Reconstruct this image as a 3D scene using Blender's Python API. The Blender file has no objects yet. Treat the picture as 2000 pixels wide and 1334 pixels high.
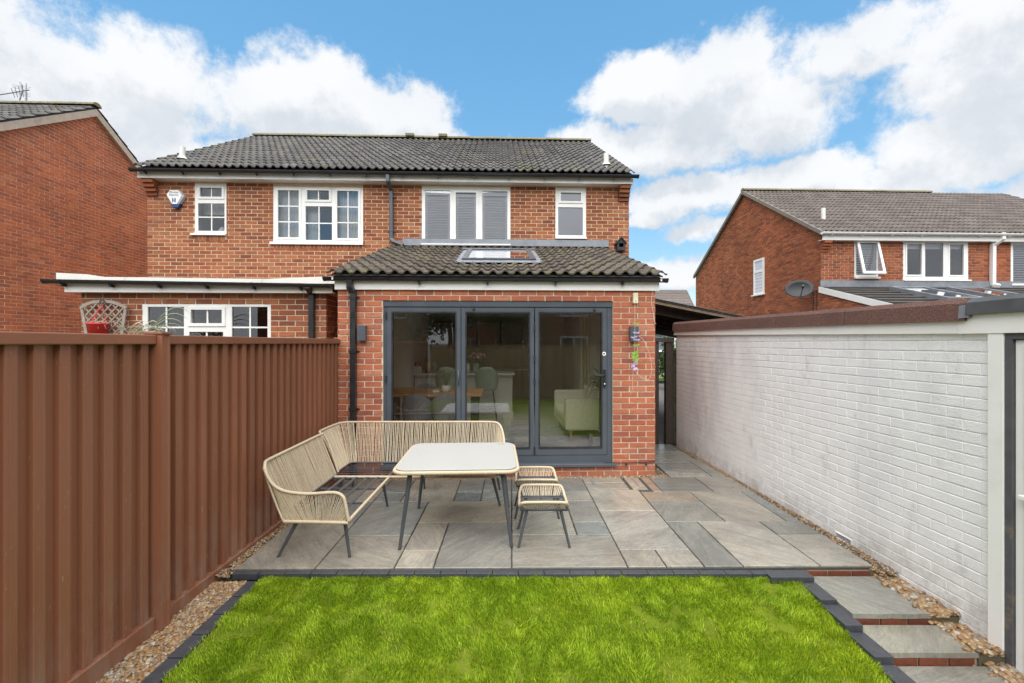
import bpy, math, random
import numpy as np
from mathutils import Vector, Matrix
R = random.Random(7)
NR = np.random.RandomState(7)
S = bpy.context.scene
COL = S.collection
rad = math.radians
# ------------------------------------------------------------------ camera, sky, sun, exposure
CAM_Z = 1.76
cd = bpy.data.cameras.new("camera"); cam = bpy.data.objects.new("camera", cd); COL.objects.link(cam)
cam.location = (0, 0, CAM_Z); cam.rotation_euler = (rad(90), 0, 0)
cd.lens = 16.0; cd.sensor_width = 36.0; cd.shift_x = -0.0035; cd.shift_y = 0.0015
cd.clip_start = 0.05; cd.clip_end = 3000
S.camera = cam
S.view_settings.view_transform = 'Standard'
try: S.view_settings.look = 'None'
except Exception: pass
S.view_settings.gamma = 1.0; S.view_settings.exposure = 1.06
S.view_settings.use_curve_mapping = False
S.render.engine = 'CYCLES'
S.cycles.use_denoising = True
S.cycles.max_bounces = 8; S.cycles.diffuse_bounces = 4; S.cycles.glossy_bounces = 4
S.cycles.transparent_max_bounces = 16; S.cycles.transmission_bounces = 6
S.cycles.caustics_reflective = False; S.cycles.caustics_refractive = False
SUN_EL, SUN_AZ = 60.0, 186.0       # degrees; azimuth clockwise from +Y

def sky():
    w = bpy.data.worlds.new("World"); S.world = w; w.use_nodes = True
    nt = w.node_tree; N = nt.nodes; L = nt.links; N.clear()
    out = N.new('ShaderNodeOutputWorld'); bg = N.new('ShaderNodeBackground'); L.new(bg.outputs[0], out.inputs[0])
    bg.inputs['Strength'].default_value = 0.1
    st = N.new('ShaderNodeTexSky'); st.sky_type = 'NISHITA'; st.sun_disc = False
    st.sun_elevation = rad(SUN_EL); st.sun_rotation = rad(SUN_AZ)
    st.air_density = 1.0; st.dust_density = 0.6; st.ozone_density = 2.0
    gm = N.new('ShaderNodeGamma'); gm.inputs[1].default_value = .42; L.new(st.outputs[0], gm.inputs[0])
    hs = N.new('ShaderNodeHueSaturation'); L.new(gm.outputs[0], hs.inputs['Color'])
    hs.inputs['Hue'].default_value = 0.494; hs.inputs['Saturation'].default_value = 2.1; hs.inputs['Value'].default_value = 2.36
    tc = N.new('ShaderNodeTexCoord')
    def math_(op, a, b=None, clamp=False):
        n = N.new('ShaderNodeMath'); n.operation = op; n.use_clamp = clamp
        for i, v in enumerate((a, b)):
            if v is None: continue
            if isinstance(v, (int, float)): n.inputs[i].default_value = v
            else: L.new(v, n.inputs[i])
        return n.outputs[0]
    def vm(op, a, b):
        n = N.new('ShaderNodeVectorMath'); n.operation = op
        for i, v in enumerate((a, b)):
            if v is None: continue
            if isinstance(v, (tuple, list)): n.inputs[i].default_value = v
            else: L.new(v, n.inputs[i])
        return n.outputs['Value'] if op in ('LENGTH', 'DOT_PRODUCT') else n.outputs[0]
    def noise(vec, scale, detail, rough=.55, color=False):
        n = N.new('ShaderNodeTexNoise'); n.noise_dimensions = '3D'
        n.inputs['Scale'].default_value = scale; n.inputs['Detail'].default_value = detail
        n.inputs['Roughness'].default_value = rough; L.new(vec, n.inputs['Vector'])
        return n.outputs['Color'] if color else n.outputs[0]
    def smooth(v, lo, hi):
        n = N.new('ShaderNodeMapRange'); n.interpolation_type = 'SMOOTHSTEP'
        L.new(v, n.inputs[0]); n.inputs[1].default_value = lo; n.inputs[2].default_value = hi
        return n.outputs[0]
    d0 = tc.outputs['Generated']
    # cloud masses in this part of the sky: direction (x, z over y), half width, half height
    blobs = [(-60, 150, 250, 165), (150, 170, 240, 120), (330, 160, 220, 95), (500, 190, 150, 85), (640, 240, 210, 100), (780, 270, 120, 72),
             (300, 300, 480, 110), (1235, 170, 115, 48), (1400, 165, 180, 78), (1520, 215, 180, 95), (1210, 285, 160, 50),
             (1310, 300, 130, 40), (1830, 40, 270, 85), (2080, 90, 300, 130), (1930, 250, 200, 85), (1780, 330, 380, 55), (1450, 360, 260, 34),
             (1265, 425, 46, 12), (1320, 395, 110, 22), (1300, 540, 150, 34), (1560, 430, 200, 30), (2200, 380, 300, 90)]
    def density(d):
        dist = vm('SUBTRACT', noise(d, 3.6, 7, .6, True), (.5, .5, .5))
        p = vm('ADD', d, vm('MULTIPLY', dist, (.24, .24, .17)))
        f = None
        for (px, py, rx, ry) in blobs:
            c = Vector(((px - 1007) / 889, 1, (670 - py) / 889)); m = c.length; c = c / m
            q = vm('MULTIPLY', vm('SUBTRACT', p, tuple(c)), (889 * m / rx, 889 * m / rx * .6, 889 * m / ry))
            g = math_('SUBTRACT', 1.0, vm('LENGTH', q, None))
            f = g if f is None else math_('MAXIMUM', f, g)
        # everywhere else unseen cloud carries on, thickened to raise the ambient light
        sp = N.new('ShaderNodeSeparateXYZ'); L.new(d, sp.inputs[0])
        away = math_('MAXIMUM', smooth(sp.outputs[1], .52, .30), smooth(sp.outputs[2], .60, .74))
        g = math_('SUBTRACT', math_('MULTIPLY', noise(d, 2.1, 3, .5), 4.4), 1.35)
        g = math_('ADD', g, math_('MULTIPLY', math_('SUBTRACT', away, 1.0), 5.0))
        f = math_('MAXIMUM', f, g)
        f = math_('MINIMUM', math_('ADD', f, .08), .60)
        fb = math_('SUBTRACT', noise(d, 9.0, 10, .66), .5); wb = math_('SUBTRACT', noise(d, 2.6, 4, .5), .5)
        return math_('ADD', math_('ADD', f, math_('MULTIPLY', fb, 1.85)), math_('MULTIPLY', wb, 1.3))
    da = density(d0)
    up = vm('ADD', d0, (0.0, -0.01, .05))
    db = density(up)
    cover = smooth(da, -.10, .40)
    # sunlit where little cloud lies above, grey where much does
    lit = smooth(math_('SUBTRACT', db, math_('MULTIPLY', da, .35)), .62, -.05)
    soft = noise(d0, 5.0, 5, .5)
    sh = math_('ADD', math_('MULTIPLY', lit, .62), math_('MULTIPLY', soft, .62), True)
    cc = N.new('ShaderNodeMix'); cc.data_type = 'RGBA'; L.new(sh, cc.inputs[0])
    cc.inputs[6].default_value = (2.85, 3.15, 3.5, 1); cc.inputs[7].default_value = (4.75, 4.8, 4.88, 1)
    mx = N.new('ShaderNodeMix'); mx.data_type = 'RGBA'; L.new(math_('MULTIPLY', cover, .97), mx.inputs[0])
    L.new(hs.outputs[0], mx.inputs[6]); L.new(cc.outputs[2], mx.inputs[7]); L.new(mx.outputs[2], bg.inputs[0])
    w.cycles.sampling_method = 'MANUAL'; w.cycles.sample_map_resolution = 512
sky()
sl = bpy.data.lights.new("sun", 'SUN'); sun = bpy.data.objects.new("sun", sl); COL.objects.link(sun)
sl.energy = 2.7; sl.angle = rad(84); sl.color = (1.0, .975, .94)
sdir = Vector((math.sin(rad(SUN_AZ)) * math.cos(rad(SUN_EL)), math.cos(rad(SUN_AZ)) * math.cos(rad(SUN_EL)), math.sin(rad(SUN_EL))))
sun.rotation_euler = sdir.to_track_quat('Z', 'Y').to_euler(); sun.location = (0, -20, 30)

# ------------------------------------------------------------------ frames
HA = rad(2.1); HC, HS = math.cos(HA), math.sin(HA); HO = Vector((0, 6.01, 0))   # the houses stand turned by 2.1 degrees
def on_wall(px, py, W):            # point (u, z) of a wall that stands at depth W in the houses' frame
    dx = (px - 1007) / 889; dz = (670 - py) / 889
    t = (W + 6.01 * HC) / (HC - dx * HS)
    return (t * dx * HC + (t - 6.01) * HS, CAM_Z + t * dz)
def on_side(px, py, U):            # point (w, z) of a side wall at u = U
    dx = (px - 1007) / 889; dz = (670 - py) / 889
    t = (U + 6.01 * HS) / (dx * HC + HS)
    return (-t * dx * HS + (t - 6.01) * HC, CAM_Z + t * dz)
def to_world(u, w, z=0): return Vector((u * HC - w * HS, 6.01 + u * HS + w * HC, z))

BASE = {}
def thing(name, label, cat, base=(0, 0, 0), frame='H', group=None, rot=0.0):
    o = bpy.data.objects.new(name, None); COL.objects.link(o); o.empty_display_size = .1
    if frame == 'H':
        o.location = to_world(*base); o.rotation_euler = (0, 0, HA)
    else:
        o.location = base; o.rotation_euler = (0, 0, rot)
    BASE[o.name] = Vector(base) if not rot else Vector((0, 0, 0))
    o['label'] = label; o['category'] = cat
    if group: o['group'] = group
    return o
def setting(o, label=None):
    o['kind'] = 'structure'
    if label: o['label'] = label
    return o

# ------------------------------------------------------------------ materials
def newmat(name):
    m = bpy.data.materials.new(name); m.use_nodes = True
    nt = m.node_tree; b = nt.nodes.get('Principled BSDF')
    return m, nt, b
def ramp(nt, fac, stops):
    r = nt.nodes.new('ShaderNodeValToRGB'); e = r.color_ramp.elements
    while len(e) < len(stops): e.new(.5)
    for i, (p, c) in enumerate(stops):
        e[i].position = p; e[i].color = (c[0], c[1], c[2], 1)
    nt.links.new(fac, r.inputs[0]); return r.outputs[0]
def nz(nt, scale, detail=4, rough=.55, stretch=None, coord='P', off=None):
    n = nt.nodes.new('ShaderNodeTexNoise'); n.inputs['Scale'].default_value = scale
    n.inputs['Detail'].default_value = detail; n.inputs['Roughness'].default_value = rough
    if coord == 'P': g = nt.nodes.new('ShaderNodeNewGeometry').outputs['Position']
    else: g = nt.nodes.new('ShaderNodeTexCoord').outputs['Object']
    if stretch or off:
        mp = nt.nodes.new('ShaderNodeMapping'); mp.inputs['Scale'].default_value = stretch or (1, 1, 1)
        if off: mp.inputs['Location'].default_value = off
        nt.links.new(g, mp.inputs[0]); g = mp.outputs[0]
    nt.links.new(g, n.inputs['Vector']); return n.outputs[0]
def mixc(nt, fac, a, b, mode='MIX'):
    n = nt.nodes.new('ShaderNodeMix'); n.data_type = 'RGBA'; n.blend_type = mode
    for k, v in ((0, fac), (6, a), (7, b)):
        if isinstance(v, (int, float)): n.inputs[k].default_value = v
        elif isinstance(v, tuple): n.inputs[k].default_value = (v[0], v[1], v[2], 1)
        else: nt.links.new(v, n.inputs[k])
    return n.outputs[2]
def mth(nt, op, a, b=None, clamp=False):
    n = nt.nodes.new('ShaderNodeMath'); n.operation = op; n.use_clamp = clamp
    for i, v in enumerate((a, b)):
        if v is None: continue
        if isinstance(v, (int, float)): n.inputs[i].default_value = v
        else: nt.links.new(v, n.inputs[i])
    return n.outputs[0]
def mrange(nt, v, lo, hi, a=0., b=1.):
    n = nt.nodes.new('ShaderNodeMapRange'); nt.links.new(v, n.inputs[0])
    for i, x in enumerate((lo, hi, a, b)): n.inputs[i + 1].default_value = x
    return n.outputs[0]
def rnd(nt):                        # one value per piece: object random + stored per-face value
    oi = nt.nodes.new('ShaderNodeObjectInfo'); at = nt.nodes.new('ShaderNodeAttribute'); at.attribute_name = 'rnd'
    return mth(nt, 'FRACT', mth(nt, 'ADD', oi.outputs['Random'], at.outputs['Fac']))
def bumpit(nt, b, h, strength=.3, dist=.01):
    n = nt.nodes.new('ShaderNodeBump'); n.inputs['Strength'].default_value = strength; n.inputs['Distance'].default_value = dist
    nt.links.new(h, n.inputs['Height']); nt.links.new(n.outputs[0], b.inputs['Normal'])
def plain(name, col, rough=.5, var=.12, scale=9, bump=0., bscale=60, metal=0., dirt=None, dscale=3, dlo=.55, dhi=.75, per=0., spec=.5, rv=0., stretch=None, bdist=.004, spots=None):
    m, nt, b = newmat(name)
    n = nz(nt, scale, 5, stretch=stretch)
    c = ramp(nt, n, [(.25, tuple(x * (1 - var) for x in col)), (.75, tuple(min(1, x * (1 + var)) for x in col))])
    if per:
        r = rnd(nt); c = mixc(nt, 1.0, c, ramp(nt, r, [(0, (1 - per,) * 3), (1, (1 + 0 * per,) * 3)]), 'MULTIPLY')
    if dirt:
        c = mixc(nt, mrange(nt, nz(nt, dscale, 8, .65), dlo, dhi), c, dirt)
    if spots: c = mixc(nt, mrange(nt, nz(nt, 26, 5, .7), .60, .70, 0, .55), c, spots)
    nt.links.new(c, b.inputs['Base Color'])
    b.inputs['Roughness'].default_value = rough; b.inputs['Metallic'].default_value = metal
    b.inputs['Specular IOR Level'].default_value = spec
    if rv: nt.links.new(mrange(nt, nz(nt, 6, 4), .3, .7, rough - rv, rough + rv), b.inputs['Roughness'])
    if bump: bumpit(nt, b, nz(nt, bscale, 5), bump, bdist)
    return m
def brickmat(name, stops, patch=(.5, .35, .25), rough=.85, streak=(.20, .10, .07)):
    m, nt, b = newmat(name); r = rnd(nt)
    c = ramp(nt, r, stops)
    n1 = nz(nt, 22, 4, .6, stretch=(1, 1, 2.2)); c = mixc(nt, mrange(nt, n1, .50, .72, 0, .7), c, streak)
    n3 = nz(nt, 14, 5, .6, off=(3, 7, 1)); c = mixc(nt, mrange(nt, n3, .58, .80, 0, .65), c, patch)
    n4 = nz(nt, .9, 4, .6, off=(9, 2, 5)); c = mixc(nt, 1.0, c, ramp(nt, n4, [(.3, (.76, .76, .77)), (.7, (1.10, 1.08, 1.05))]), 'MULTIPLY')
    n2 = nz(nt, 170, 3, .6)
    c = mixc(nt, 1.0, c, ramp(nt, n2, [(.3, (.78, .78, .78)), (.7, (1.12, 1.12, 1.12))]), 'MULTIPLY')
    nt.links.new(c, b.inputs['Base Color']); b.inputs['Roughness'].default_value = rough
    b.inputs['Specular IOR Level'].default_value = .25
    bumpit(nt, b, n2, .5, .004); return m
MT = {}
MT['brick_house'] = brickmat('house_brick', [(0, (0.292, 0.090, 0.045)), (.2, (0.396, 0.142, 0.065)), (.45, (0.447, 0.172, 0.082)), (.6, (0.327, 0.103, 0.050)), (.8, (0.232, 0.077, 0.045)), (1, (0.464, 0.215, 0.107))], patch=(0.464, 0.275, 0.155), streak=(0.189, 0.069, 0.043))
MT['brick_ext'] = brickmat('extension_brick', [(0, (0.430, 0.129, 0.073)), (.3, (0.516, 0.172, 0.090)), (.6, (0.413, 0.129, 0.073)), (.8, (0.327, 0.107, 0.073)), (1, (0.550, 0.232, 0.138))], patch=(0.568, 0.361, 0.258), streak=(0.292, 0.103, 0.069))
MT['brick_gable'] = brickmat('gable_brick', [(0, (0.478, 0.145, 0.075)), (.3, (0.580, 0.189, 0.090)), (.6, (0.478, 0.145, 0.075)), (.8, (0.362, 0.131, 0.087)), (1, (0.609, 0.225, 0.116))], patch=(0.522, 0.217, 0.123), streak=(0.261, 0.102, 0.072))
MT['brick_right'] = brickmat('right_house_brick', [(0, (0.357, 0.105, 0.047)), (.3, (0.473, 0.158, 0.074)), (.6, (0.336, 0.100, 0.047)), (.8, (0.231, 0.079, 0.047)), (1, (0.483, 0.179, 0.084))], patch=(0.473, 0.231, 0.126), streak=(0.189, 0.074, 0.047))
MT['mortar_house'] = plain('sandy_mortar', (.66, .48, .33), .95, .15, 12, .3, 150, spec=.1)
MT['mortar_ext'] = plain('grey_mortar', (.58, .49, .38), .95, .2, 10, .3, 150, spec=.1)
MT['mortar_gable'] = plain('pale_mortar', (.76, .56, .42), .95, .15, 10, .3, 150, spec=.1)
MT['tile'] = plain('concrete_roof_tile', (.118, .112, .107), .62, .3, 6, .35, 90, dirt=(.17, .155, .06), dscale=2.2, dlo=.56, dhi=.74, per=.5, spots=(.30, .30, .27))
MT['tile_ext'] = plain('brown_roof_tile', (.105, .084, .066), .66, .3, 9, .4, 90, dirt=(.15, .14, .04), dscale=4, dlo=.54, dhi=.70, per=.5, spots=(.26, .24, .20))
MT['tile_right'] = plain('grey_brown_roof_tile', (.145, .118, .106), .7, .25, 6, .3, 90, dirt=(.24, .22, .13), dscale=3, dlo=.62, dhi=.8, per=.3)
MT['ridge'] = plain('mossy_ridge', (.20, .18, .13), .9, .4, 14, .5, 70, dirt=(.21, .195, .06), dscale=3, dlo=.46, dhi=.7)
MT['upvc'] = plain('white_plastic', (.87, .87, .85), .32, .04, 4, dirt=(.68, .68, .63), dscale=1.6, dlo=.58, dhi=.85)
MT['upvc_dirty'] = plain('weathered_white_board', (.74, .74, .70), .45, .06, 5, dirt=(.30, .29, .24), dscale=2.6, dlo=.60, dhi=.74)
MT['black'] = plain('black_plastic', (.022, .023, .026), .33, .25, 8, rv=.12)
MT['anthracite'] = plain('anthracite_aluminium', (.072, .086, .104), .34, .08, 5, metal=.0, rv=.06)
MT['lead'] = plain('lead_flashing', (.24, .26, .29), .5, .22, 6, .15, 30, metal=.3, rv=.12)
MT['dark_felt'] = plain('dark_felt', (.075, .078, .085), .75, .2, 8, .4, 200)
MT['white_mortar'] = plain('pale_verge_mortar', (.50, .45, .38), .9, .25, 10, .4, 60)
MT['int_wall'] = plain('cream_plaster', (.82, .79, .70), .8, .04, 3)
MT['int_white'] = plain('white_plaster', (.86, .86, .84), .8, .03, 3)
MT['curtain'] = plain('pale_curtain', (.66, .68, .66), .9, .15, 14, stretch=(1, 1, .04))
MT['blind'] = plain('white_blind', (.70, .71, .78), .6, .04, 4)
MT['blind_gap'] = plain('white_blind_backing', (.92, .92, .96), .7, .05, 4)  # near-white sheet behind the slats, for the pale lines between them
MT['frost'] = plain('frosted_glass', (.60, .60, .67), .25, .04, 3, spec=.6)
MT['dark_room'] = plain('dim_room', (.12, .12, .12), .9, .1, 2)

def glassmat(name, tint=(.93, .95, .95), refl=1.0, base=.04, rough=0.0):
    m, nt, b = newmat(name); nt.nodes.remove(b)
    o = nt.nodes.get('Material Output')
    tr = nt.nodes.new('ShaderNodeBsdfTransparent'); tr.inputs[0].default_value = (*tint, 1)
    gl = nt.nodes.new('ShaderNodeBsdfGlossy'); gl.inputs['Roughness'].default_value = rough
    gl.inputs['Color'].default_value = (.97, .98, 1, 1)
    fr = nt.nodes.new('ShaderNodeFresnel'); fr.inputs['IOR'].default_value = 1.52
    f = mth(nt, 'ADD', mth(nt, 'MULTIPLY', fr.outputs[0], refl), base, True)
    mx = nt.nodes.new('ShaderNodeMixShader'); nt.links.new(f, mx.inputs[0]); nt.links.new(tr.outputs[0], mx.inputs[1]); nt.links.new(gl.outputs[0], mx.inputs[2])
    nt.links.new(mx.outputs[0], o.inputs[0]); return m
MT['glass'] = glassmat('double_glazing', (.985, .99, .985), 1.7, .075)
MT['glass_up'] = glassmat('upper_window_glazing', (.95, .96, .97), 1.7, .08)

# ------------------------------------------------------------------ mesh builder
class MB:
    def __init__(s): s.v = []; s.f = []; s.r = []; s.sm = []; s.mi = []
    def add(s, vs, fs, r=0., smooth=False, mi=0):
        n = len(s.v); s.v += [tuple(x) for x in vs]
        for f in fs: s.f.append(tuple(n + i for i in f)); s.r.append(r); s.sm.append(smooth); s.mi.append(mi)
        return s
    def box(s, x0, x1, y0, y1, z0, z1, r=0., T=None, mi=0):
        v = [(x0, y0, z0), (x1, y0, z0), (x1, y1, z0), (x0, y1, z0), (x0, y0, z1), (x1, y0, z1), (x1, y1, z1), (x0, y1, z1)]
        if T: v = [T(*p) for p in v]
        return s.add(v, [(0, 3, 2, 1), (4, 5, 6, 7), (0, 1, 5, 4), (1, 2, 6, 5), (2, 3, 7, 6), (3, 0, 4, 7)], r, mi=mi)
    def cbox(s, c, d, r=0., M=None, bev=0):
        T = (lambda x, y, z: M @ Vector((x, y, z)) + Vector(c)) if M else (lambda x, y, z: (c[0] + x, c[1] + y, c[2] + z))
        return s.box(-d[0] / 2, d[0] / 2, -d[1] / 2, d[1] / 2, -d[2] / 2, d[2] / 2, r, T)
    def prism(s, poly, T0, T1, r=0., mi=0):          # poly mapped by T0 and T1, sides joined
        n = len(poly); v = [T0(*p) for p in poly] + [T1(*p) for p in poly]
        fs = [tuple(range(n))[::-1], tuple(range(n, 2 * n))] + [(i, (i + 1) % n, n + (i + 1) % n, n + i) for i in range(n)]
        return s.add(v, fs, r, mi=mi)
    def tube(s, pts, rr, n=8, closed=False, caps=True, r=0., smooth=True, up=None):
        pts = [Vector(p) for p in pts]; m = len(pts)
        if not isinstance(rr, (list, tuple)): rr = [rr] * m
        vs = []; fs = []; prev = None
        for i, p in enumerate(pts):
            if closed: t = (pts[(i + 1) % m] - pts[i - 1])
            else: t = (pts[min(i + 1, m - 1)] - pts[max(i - 1, 0)])
            t = t.normalized() if t.length > 1e-9 else Vector((0, 0, 1))
            if prev is None:
                a = Vector((0, 0, 1)) if abs(t.z) < .9 else Vector((1, 0, 0))
                a = (a - t * a.dot(t)).normalized()
            else:
                a = prev - t * prev.dot(t); a = a.normalized() if a.length > 1e-6 else prev
            prev = a; b = t.cross(a)
            for k in range(n):
                an = 2 * math.pi * k / n
                vs.append(p + (a * math.cos(an) + b * math.sin(an)) * rr[i])
        for i in range(m if closed else m - 1):
            for k in range(n):
                j = (i + 1) % m
                fs.append((i * n + k, i * n + (k + 1) % n, j * n + (k + 1) % n, j * n + k))
        s.add(vs, fs, r, smooth)
        if caps and not closed:
            s.add(vs[:n], [tuple(range(n))[::-1]], r); s.add(vs[-n:], [tuple(range(n))], r)
        return s
    def lathe(s, prof, c=(0, 0, 0), n=20, r=0., smooth=True, sx=1, sy=1):
        vs = []; fs = []
        for (q, z) in prof:
            for k in range(n):
                a = 2 * math.pi * k / n; vs.append((c[0] + q * sx * math.cos(a), c[1] + q * sy * math.sin(a), c[2] + z))
        for i in range(len(prof) - 1):
            for k in range(n): fs.append((i * n + k, i * n + (k + 1) % n, (i + 1) * n + (k + 1) % n, (i + 1) * n + k))
        return s.add(vs, fs, r, smooth)
    def plate(s, outer, holes, T, d0, d1, r=0.):     # sheet with rectangular holes between depths d0 (front) and d1
        a0, a1, b0, b1 = outer
        xs = sorted({a0, a1, *[h[0] for h in holes], *[h[1] for h in holes]}); xs = [x for x in xs if a0 <= x <= a1]
        ys = sorted({b0, b1, *[h[2] for h in holes], *[h[3] for h in holes]}); ys = [y for y in ys if b0 <= y <= b1]
        def solid(i, j):
            if i < 0 or j < 0 or i >= len(xs) - 1 or j >= len(ys) - 1: return False
            x = (xs[i] + xs[i + 1]) / 2; y = (ys[j] + ys[j + 1]) / 2
            return not any(h[0] < x < h[1] and h[2] < y < h[3] for h in holes)
        for i in range(len(xs) - 1):
            for j in range(len(ys) - 1):
                if not solid(i, j): continue
                x0, x1, y0, y1 = xs[i], xs[i + 1], ys[j], ys[j + 1]
                s.add([T(x0, y0, d0), T(x1, y0, d0), T(x1, y1, d0), T(x0, y1, d0)], [(0, 1, 2, 3)], r)
                s.add([T(x0, y0, d1), T(x1, y0, d1), T(x1, y1, d1), T(x0, y1, d1)], [(3, 2, 1, 0)], r)
                for (di, dj, p, q) in ((-1, 0, (x0, y1), (x0, y0)), (1, 0, (x1, y0), (x1, y1)), (0, -1, (x0, y0), (x1, y0)), (0, 1, (x1, y1), (x0, y1))):
                    if not solid(i + di, j + dj):
                        s.add([T(*p, d0), T(*q, d0), T(*q, d1), T(*p, d1)], [(3, 2, 1, 0)], r)
        return s
    def build(s, name, mat, parent=None, kind=None, label=None, bevel=0, off=None):
        me = bpy.data.meshes.new(name)
        o = bpy.data.objects.new(name, me); COL.objects.link(o)
        b = Vector((0, 0, 0))
        if parent is not None:
            o.parent = parent; q = parent
            while q.parent is not None: q = q.parent
            b = BASE.get(q.name, b)
        V = np.array(s.v, dtype=np.float32).reshape(-1, 3) - np.array(b, dtype=np.float32)
        me.from_pydata(V.tolist(), [], s.f)
        if any(s.r):
            at = me.attributes.new('rnd', 'FLOAT', 'FACE'); at.data.foreach_set('value', s.r)
        if any(s.sm): me.polygons.foreach_set('use_smooth', s.sm)
        for m in (mat if isinstance(mat, (list, tuple)) else [mat]): me.materials.append(MT[m] if isinstance(m, str) else m)
        if any(s.mi): me.polygons.foreach_set('material_index', s.mi)
        me.update()
        if bevel:
            bm = o.modifiers.new('edge', 'BEVEL'); bm.width = bevel; bm.segments = 2; bm.limit_method = 'ANGLE'
        if kind: o['kind'] = kind
        if label: o['label'] = label
        return o
def tag(o, label, cat, group=None, kind=None):
    if label: o['label'] = label
    if cat: o['category'] = cat
    if group: o['group'] = group
    if kind: o['kind'] = kind
    return o
def root_base(parent):
    q = parent
    while q is not None and q.parent is not None: q = q.parent
    return BASE.get(q.name, Vector((0, 0, 0))) if q is not None else Vector((0, 0, 0))
def inst(name, me, parent, M, fixed=True):          # a piece that shares its mesh
    o = bpy.data.objects.new(name, me); COL.objects.link(o)
    if parent is not None: o.parent = parent
    M = M.copy(); b = root_base(parent); M.translation = M.translation - b
    o.matrix_basis = M; return o
def boxmesh(name, l, h, d, mat):                    # x 0..l, z 0..h, y 0..d
    me = bpy.data.meshes.new(name)
    e = min(.003, h * .1)
    v = [(0, d, 0), (l, d, 0), (l, d, h), (0, d, h), (0, e, 0), (l, e, 0), (l, e, h), (0, e, h), (e, 0, e), (l - e, 0, e), (l - e, 0, h - e), (e, 0, h - e)]
    f = [(0, 4, 5, 1), (1, 5, 6, 2), (2, 6, 7, 3), (3, 7, 4, 0), (4, 8, 9, 5), (5, 9, 10, 6), (6, 10, 11, 7), (7, 11, 8, 4), (8, 11, 10, 9)]
    me.from_pydata(v, [], f); me.materials.append(MT[mat]); me.update(); return me
BM = {}
def spline(pts, n=8):
    P = [Vector(p) for p in pts]; P = [P[0] * 2 - P[1]] + P + [P[-1] * 2 - P[-2]]; o = []
    for i in range(1, len(P) - 2):
        for k in range(n):
            t = k / n; a, b, c, d = P[i - 1], P[i], P[i + 1], P[i + 2]
            o.append(.5 * ((2 * b) + (c - a) * t + (2 * a - 5 * b + 4 * c - d) * t * t + (3 * b - a - 3 * c + d) * t ** 3))
    o.append(P[-2]); return o
def resample(pts, step):
    P = [Vector(p) for p in pts]; o = [P[0]]; acc = 0; last = P[0]
    for q in P[1:]:
        seg = (q - last).length
        while acc + seg >= step and seg > 0:
            last = last + (q - last) * ((step - acc) / seg); o.append(last.copy()); seg = (q - last).length; acc = 0
        acc += seg; last = q
    o.append(P[-1]); return o

# ------------------------------------------------------------------ brickwork: every brick has its own edges and stands proud of recessed joints
def bricks(parent, F, bmin, bmax, span, holes, mat, n_ind=300, vis=None, key=None, J=.0118, L=.215, H=.065, proud=.005, shift=0., JV=None, stuffname='brick_courses', jit=.0018, seed=1, skip=None):
    """F(a, b) gives the position on the mortar face, F.x the course direction, F.n outward. span(b) -> (a0, a1)."""
    rr = random.Random(seed); out = []; P = .075; H = P - J; L = .225 - (JV or J); c = 0; b = bmin
    while b + H <= bmax + .012:
        a0, a1 = span(b + H)
        iv = [(a0, a1)]
        for h in holes:
            if min(b + H, h[3]) - max(b, h[2]) > H * .45:
                niv = []
                for (p, q) in iv:
                    if h[1] <= p or h[0] >= q: niv.append((p, q)); continue
                    if h[0] > p: niv.append((p, h[0]))
                    if h[1] < q: niv.append((h[1], q))
                iv = niv
        for (p, q) in iv:
            ph = shift + (0 if c % 2 else .1125)
            k = math.floor((p - ph) / .225); x = ph + k * .225
            while x < q:
                s0 = max(x, p); s1 = min(x + L, q)
                if s1 - s0 > .02 and not (skip and skip((s0 + s1) / 2, b)): out.append((s0, s1, b, b + H))
                x += .225
        b += P; c += 1
    fx, fn = F.x, F.n
    def score(t):
        p = F((t[0] + t[1]) / 2, (t[2] + t[3]) / 2); p = to_world(*p) if F.house else p
        return (p - Vector((0, 0, CAM_Z))).length / max(.03, (t[1] - t[0]))
    cand = [t for t in out if (vis is None or vis((t[0] + t[1]) / 2, t[2]))]
    cand.sort(key=key or score); ind = set(cand[:n_ind]); rest = MB()
    D = .022
    for t in out:
        j = rr.uniform(-jit, jit); pr = proud + j
        if t in ind:
            l = round(t[1] - t[0], 2); kk = (l, mat, H)
            if kk not in BM: BM[kk] = boxmesh('brick', l, H, D, mat)
            o = Vector(F(t[0], t[2])) + fn * pr
            M = Matrix((fx, -fn, Vector((0, 0, 1)))).transposed().to_4x4()
            M = M @ Matrix.Rotation(rr.uniform(-.006, .006), 4, 'Y'); M.translation = o
            inst('brick', BM[kk], parent, M)
        else:
            p = [Vector(F(t[0], t[2])), Vector(F(t[1], t[2])), Vector(F(t[1], t[3])), Vector(F(t[0], t[3]))]
            v = [q + fn * pr for q in p] + [q - fn * .01 for q in p]
            rest.add(v, [(0, 1, 2, 3), (0, 4, 5, 1), (1, 5, 6, 2), (2, 6, 7, 3), (3, 7, 4, 0)], rr.random())
    if rest.f: rest.build(stuffname, mat, parent, kind='stuff')
    return len(out)
class Face:
    def __init__(s, o, x, n, house=True): s.o = Vector(o); s.x = Vector(x); s.n = Vector(n); s.house = house
    def __call__(s, a, b): return s.o + s.x * a + Vector((0, 0, 1)) * b

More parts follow.
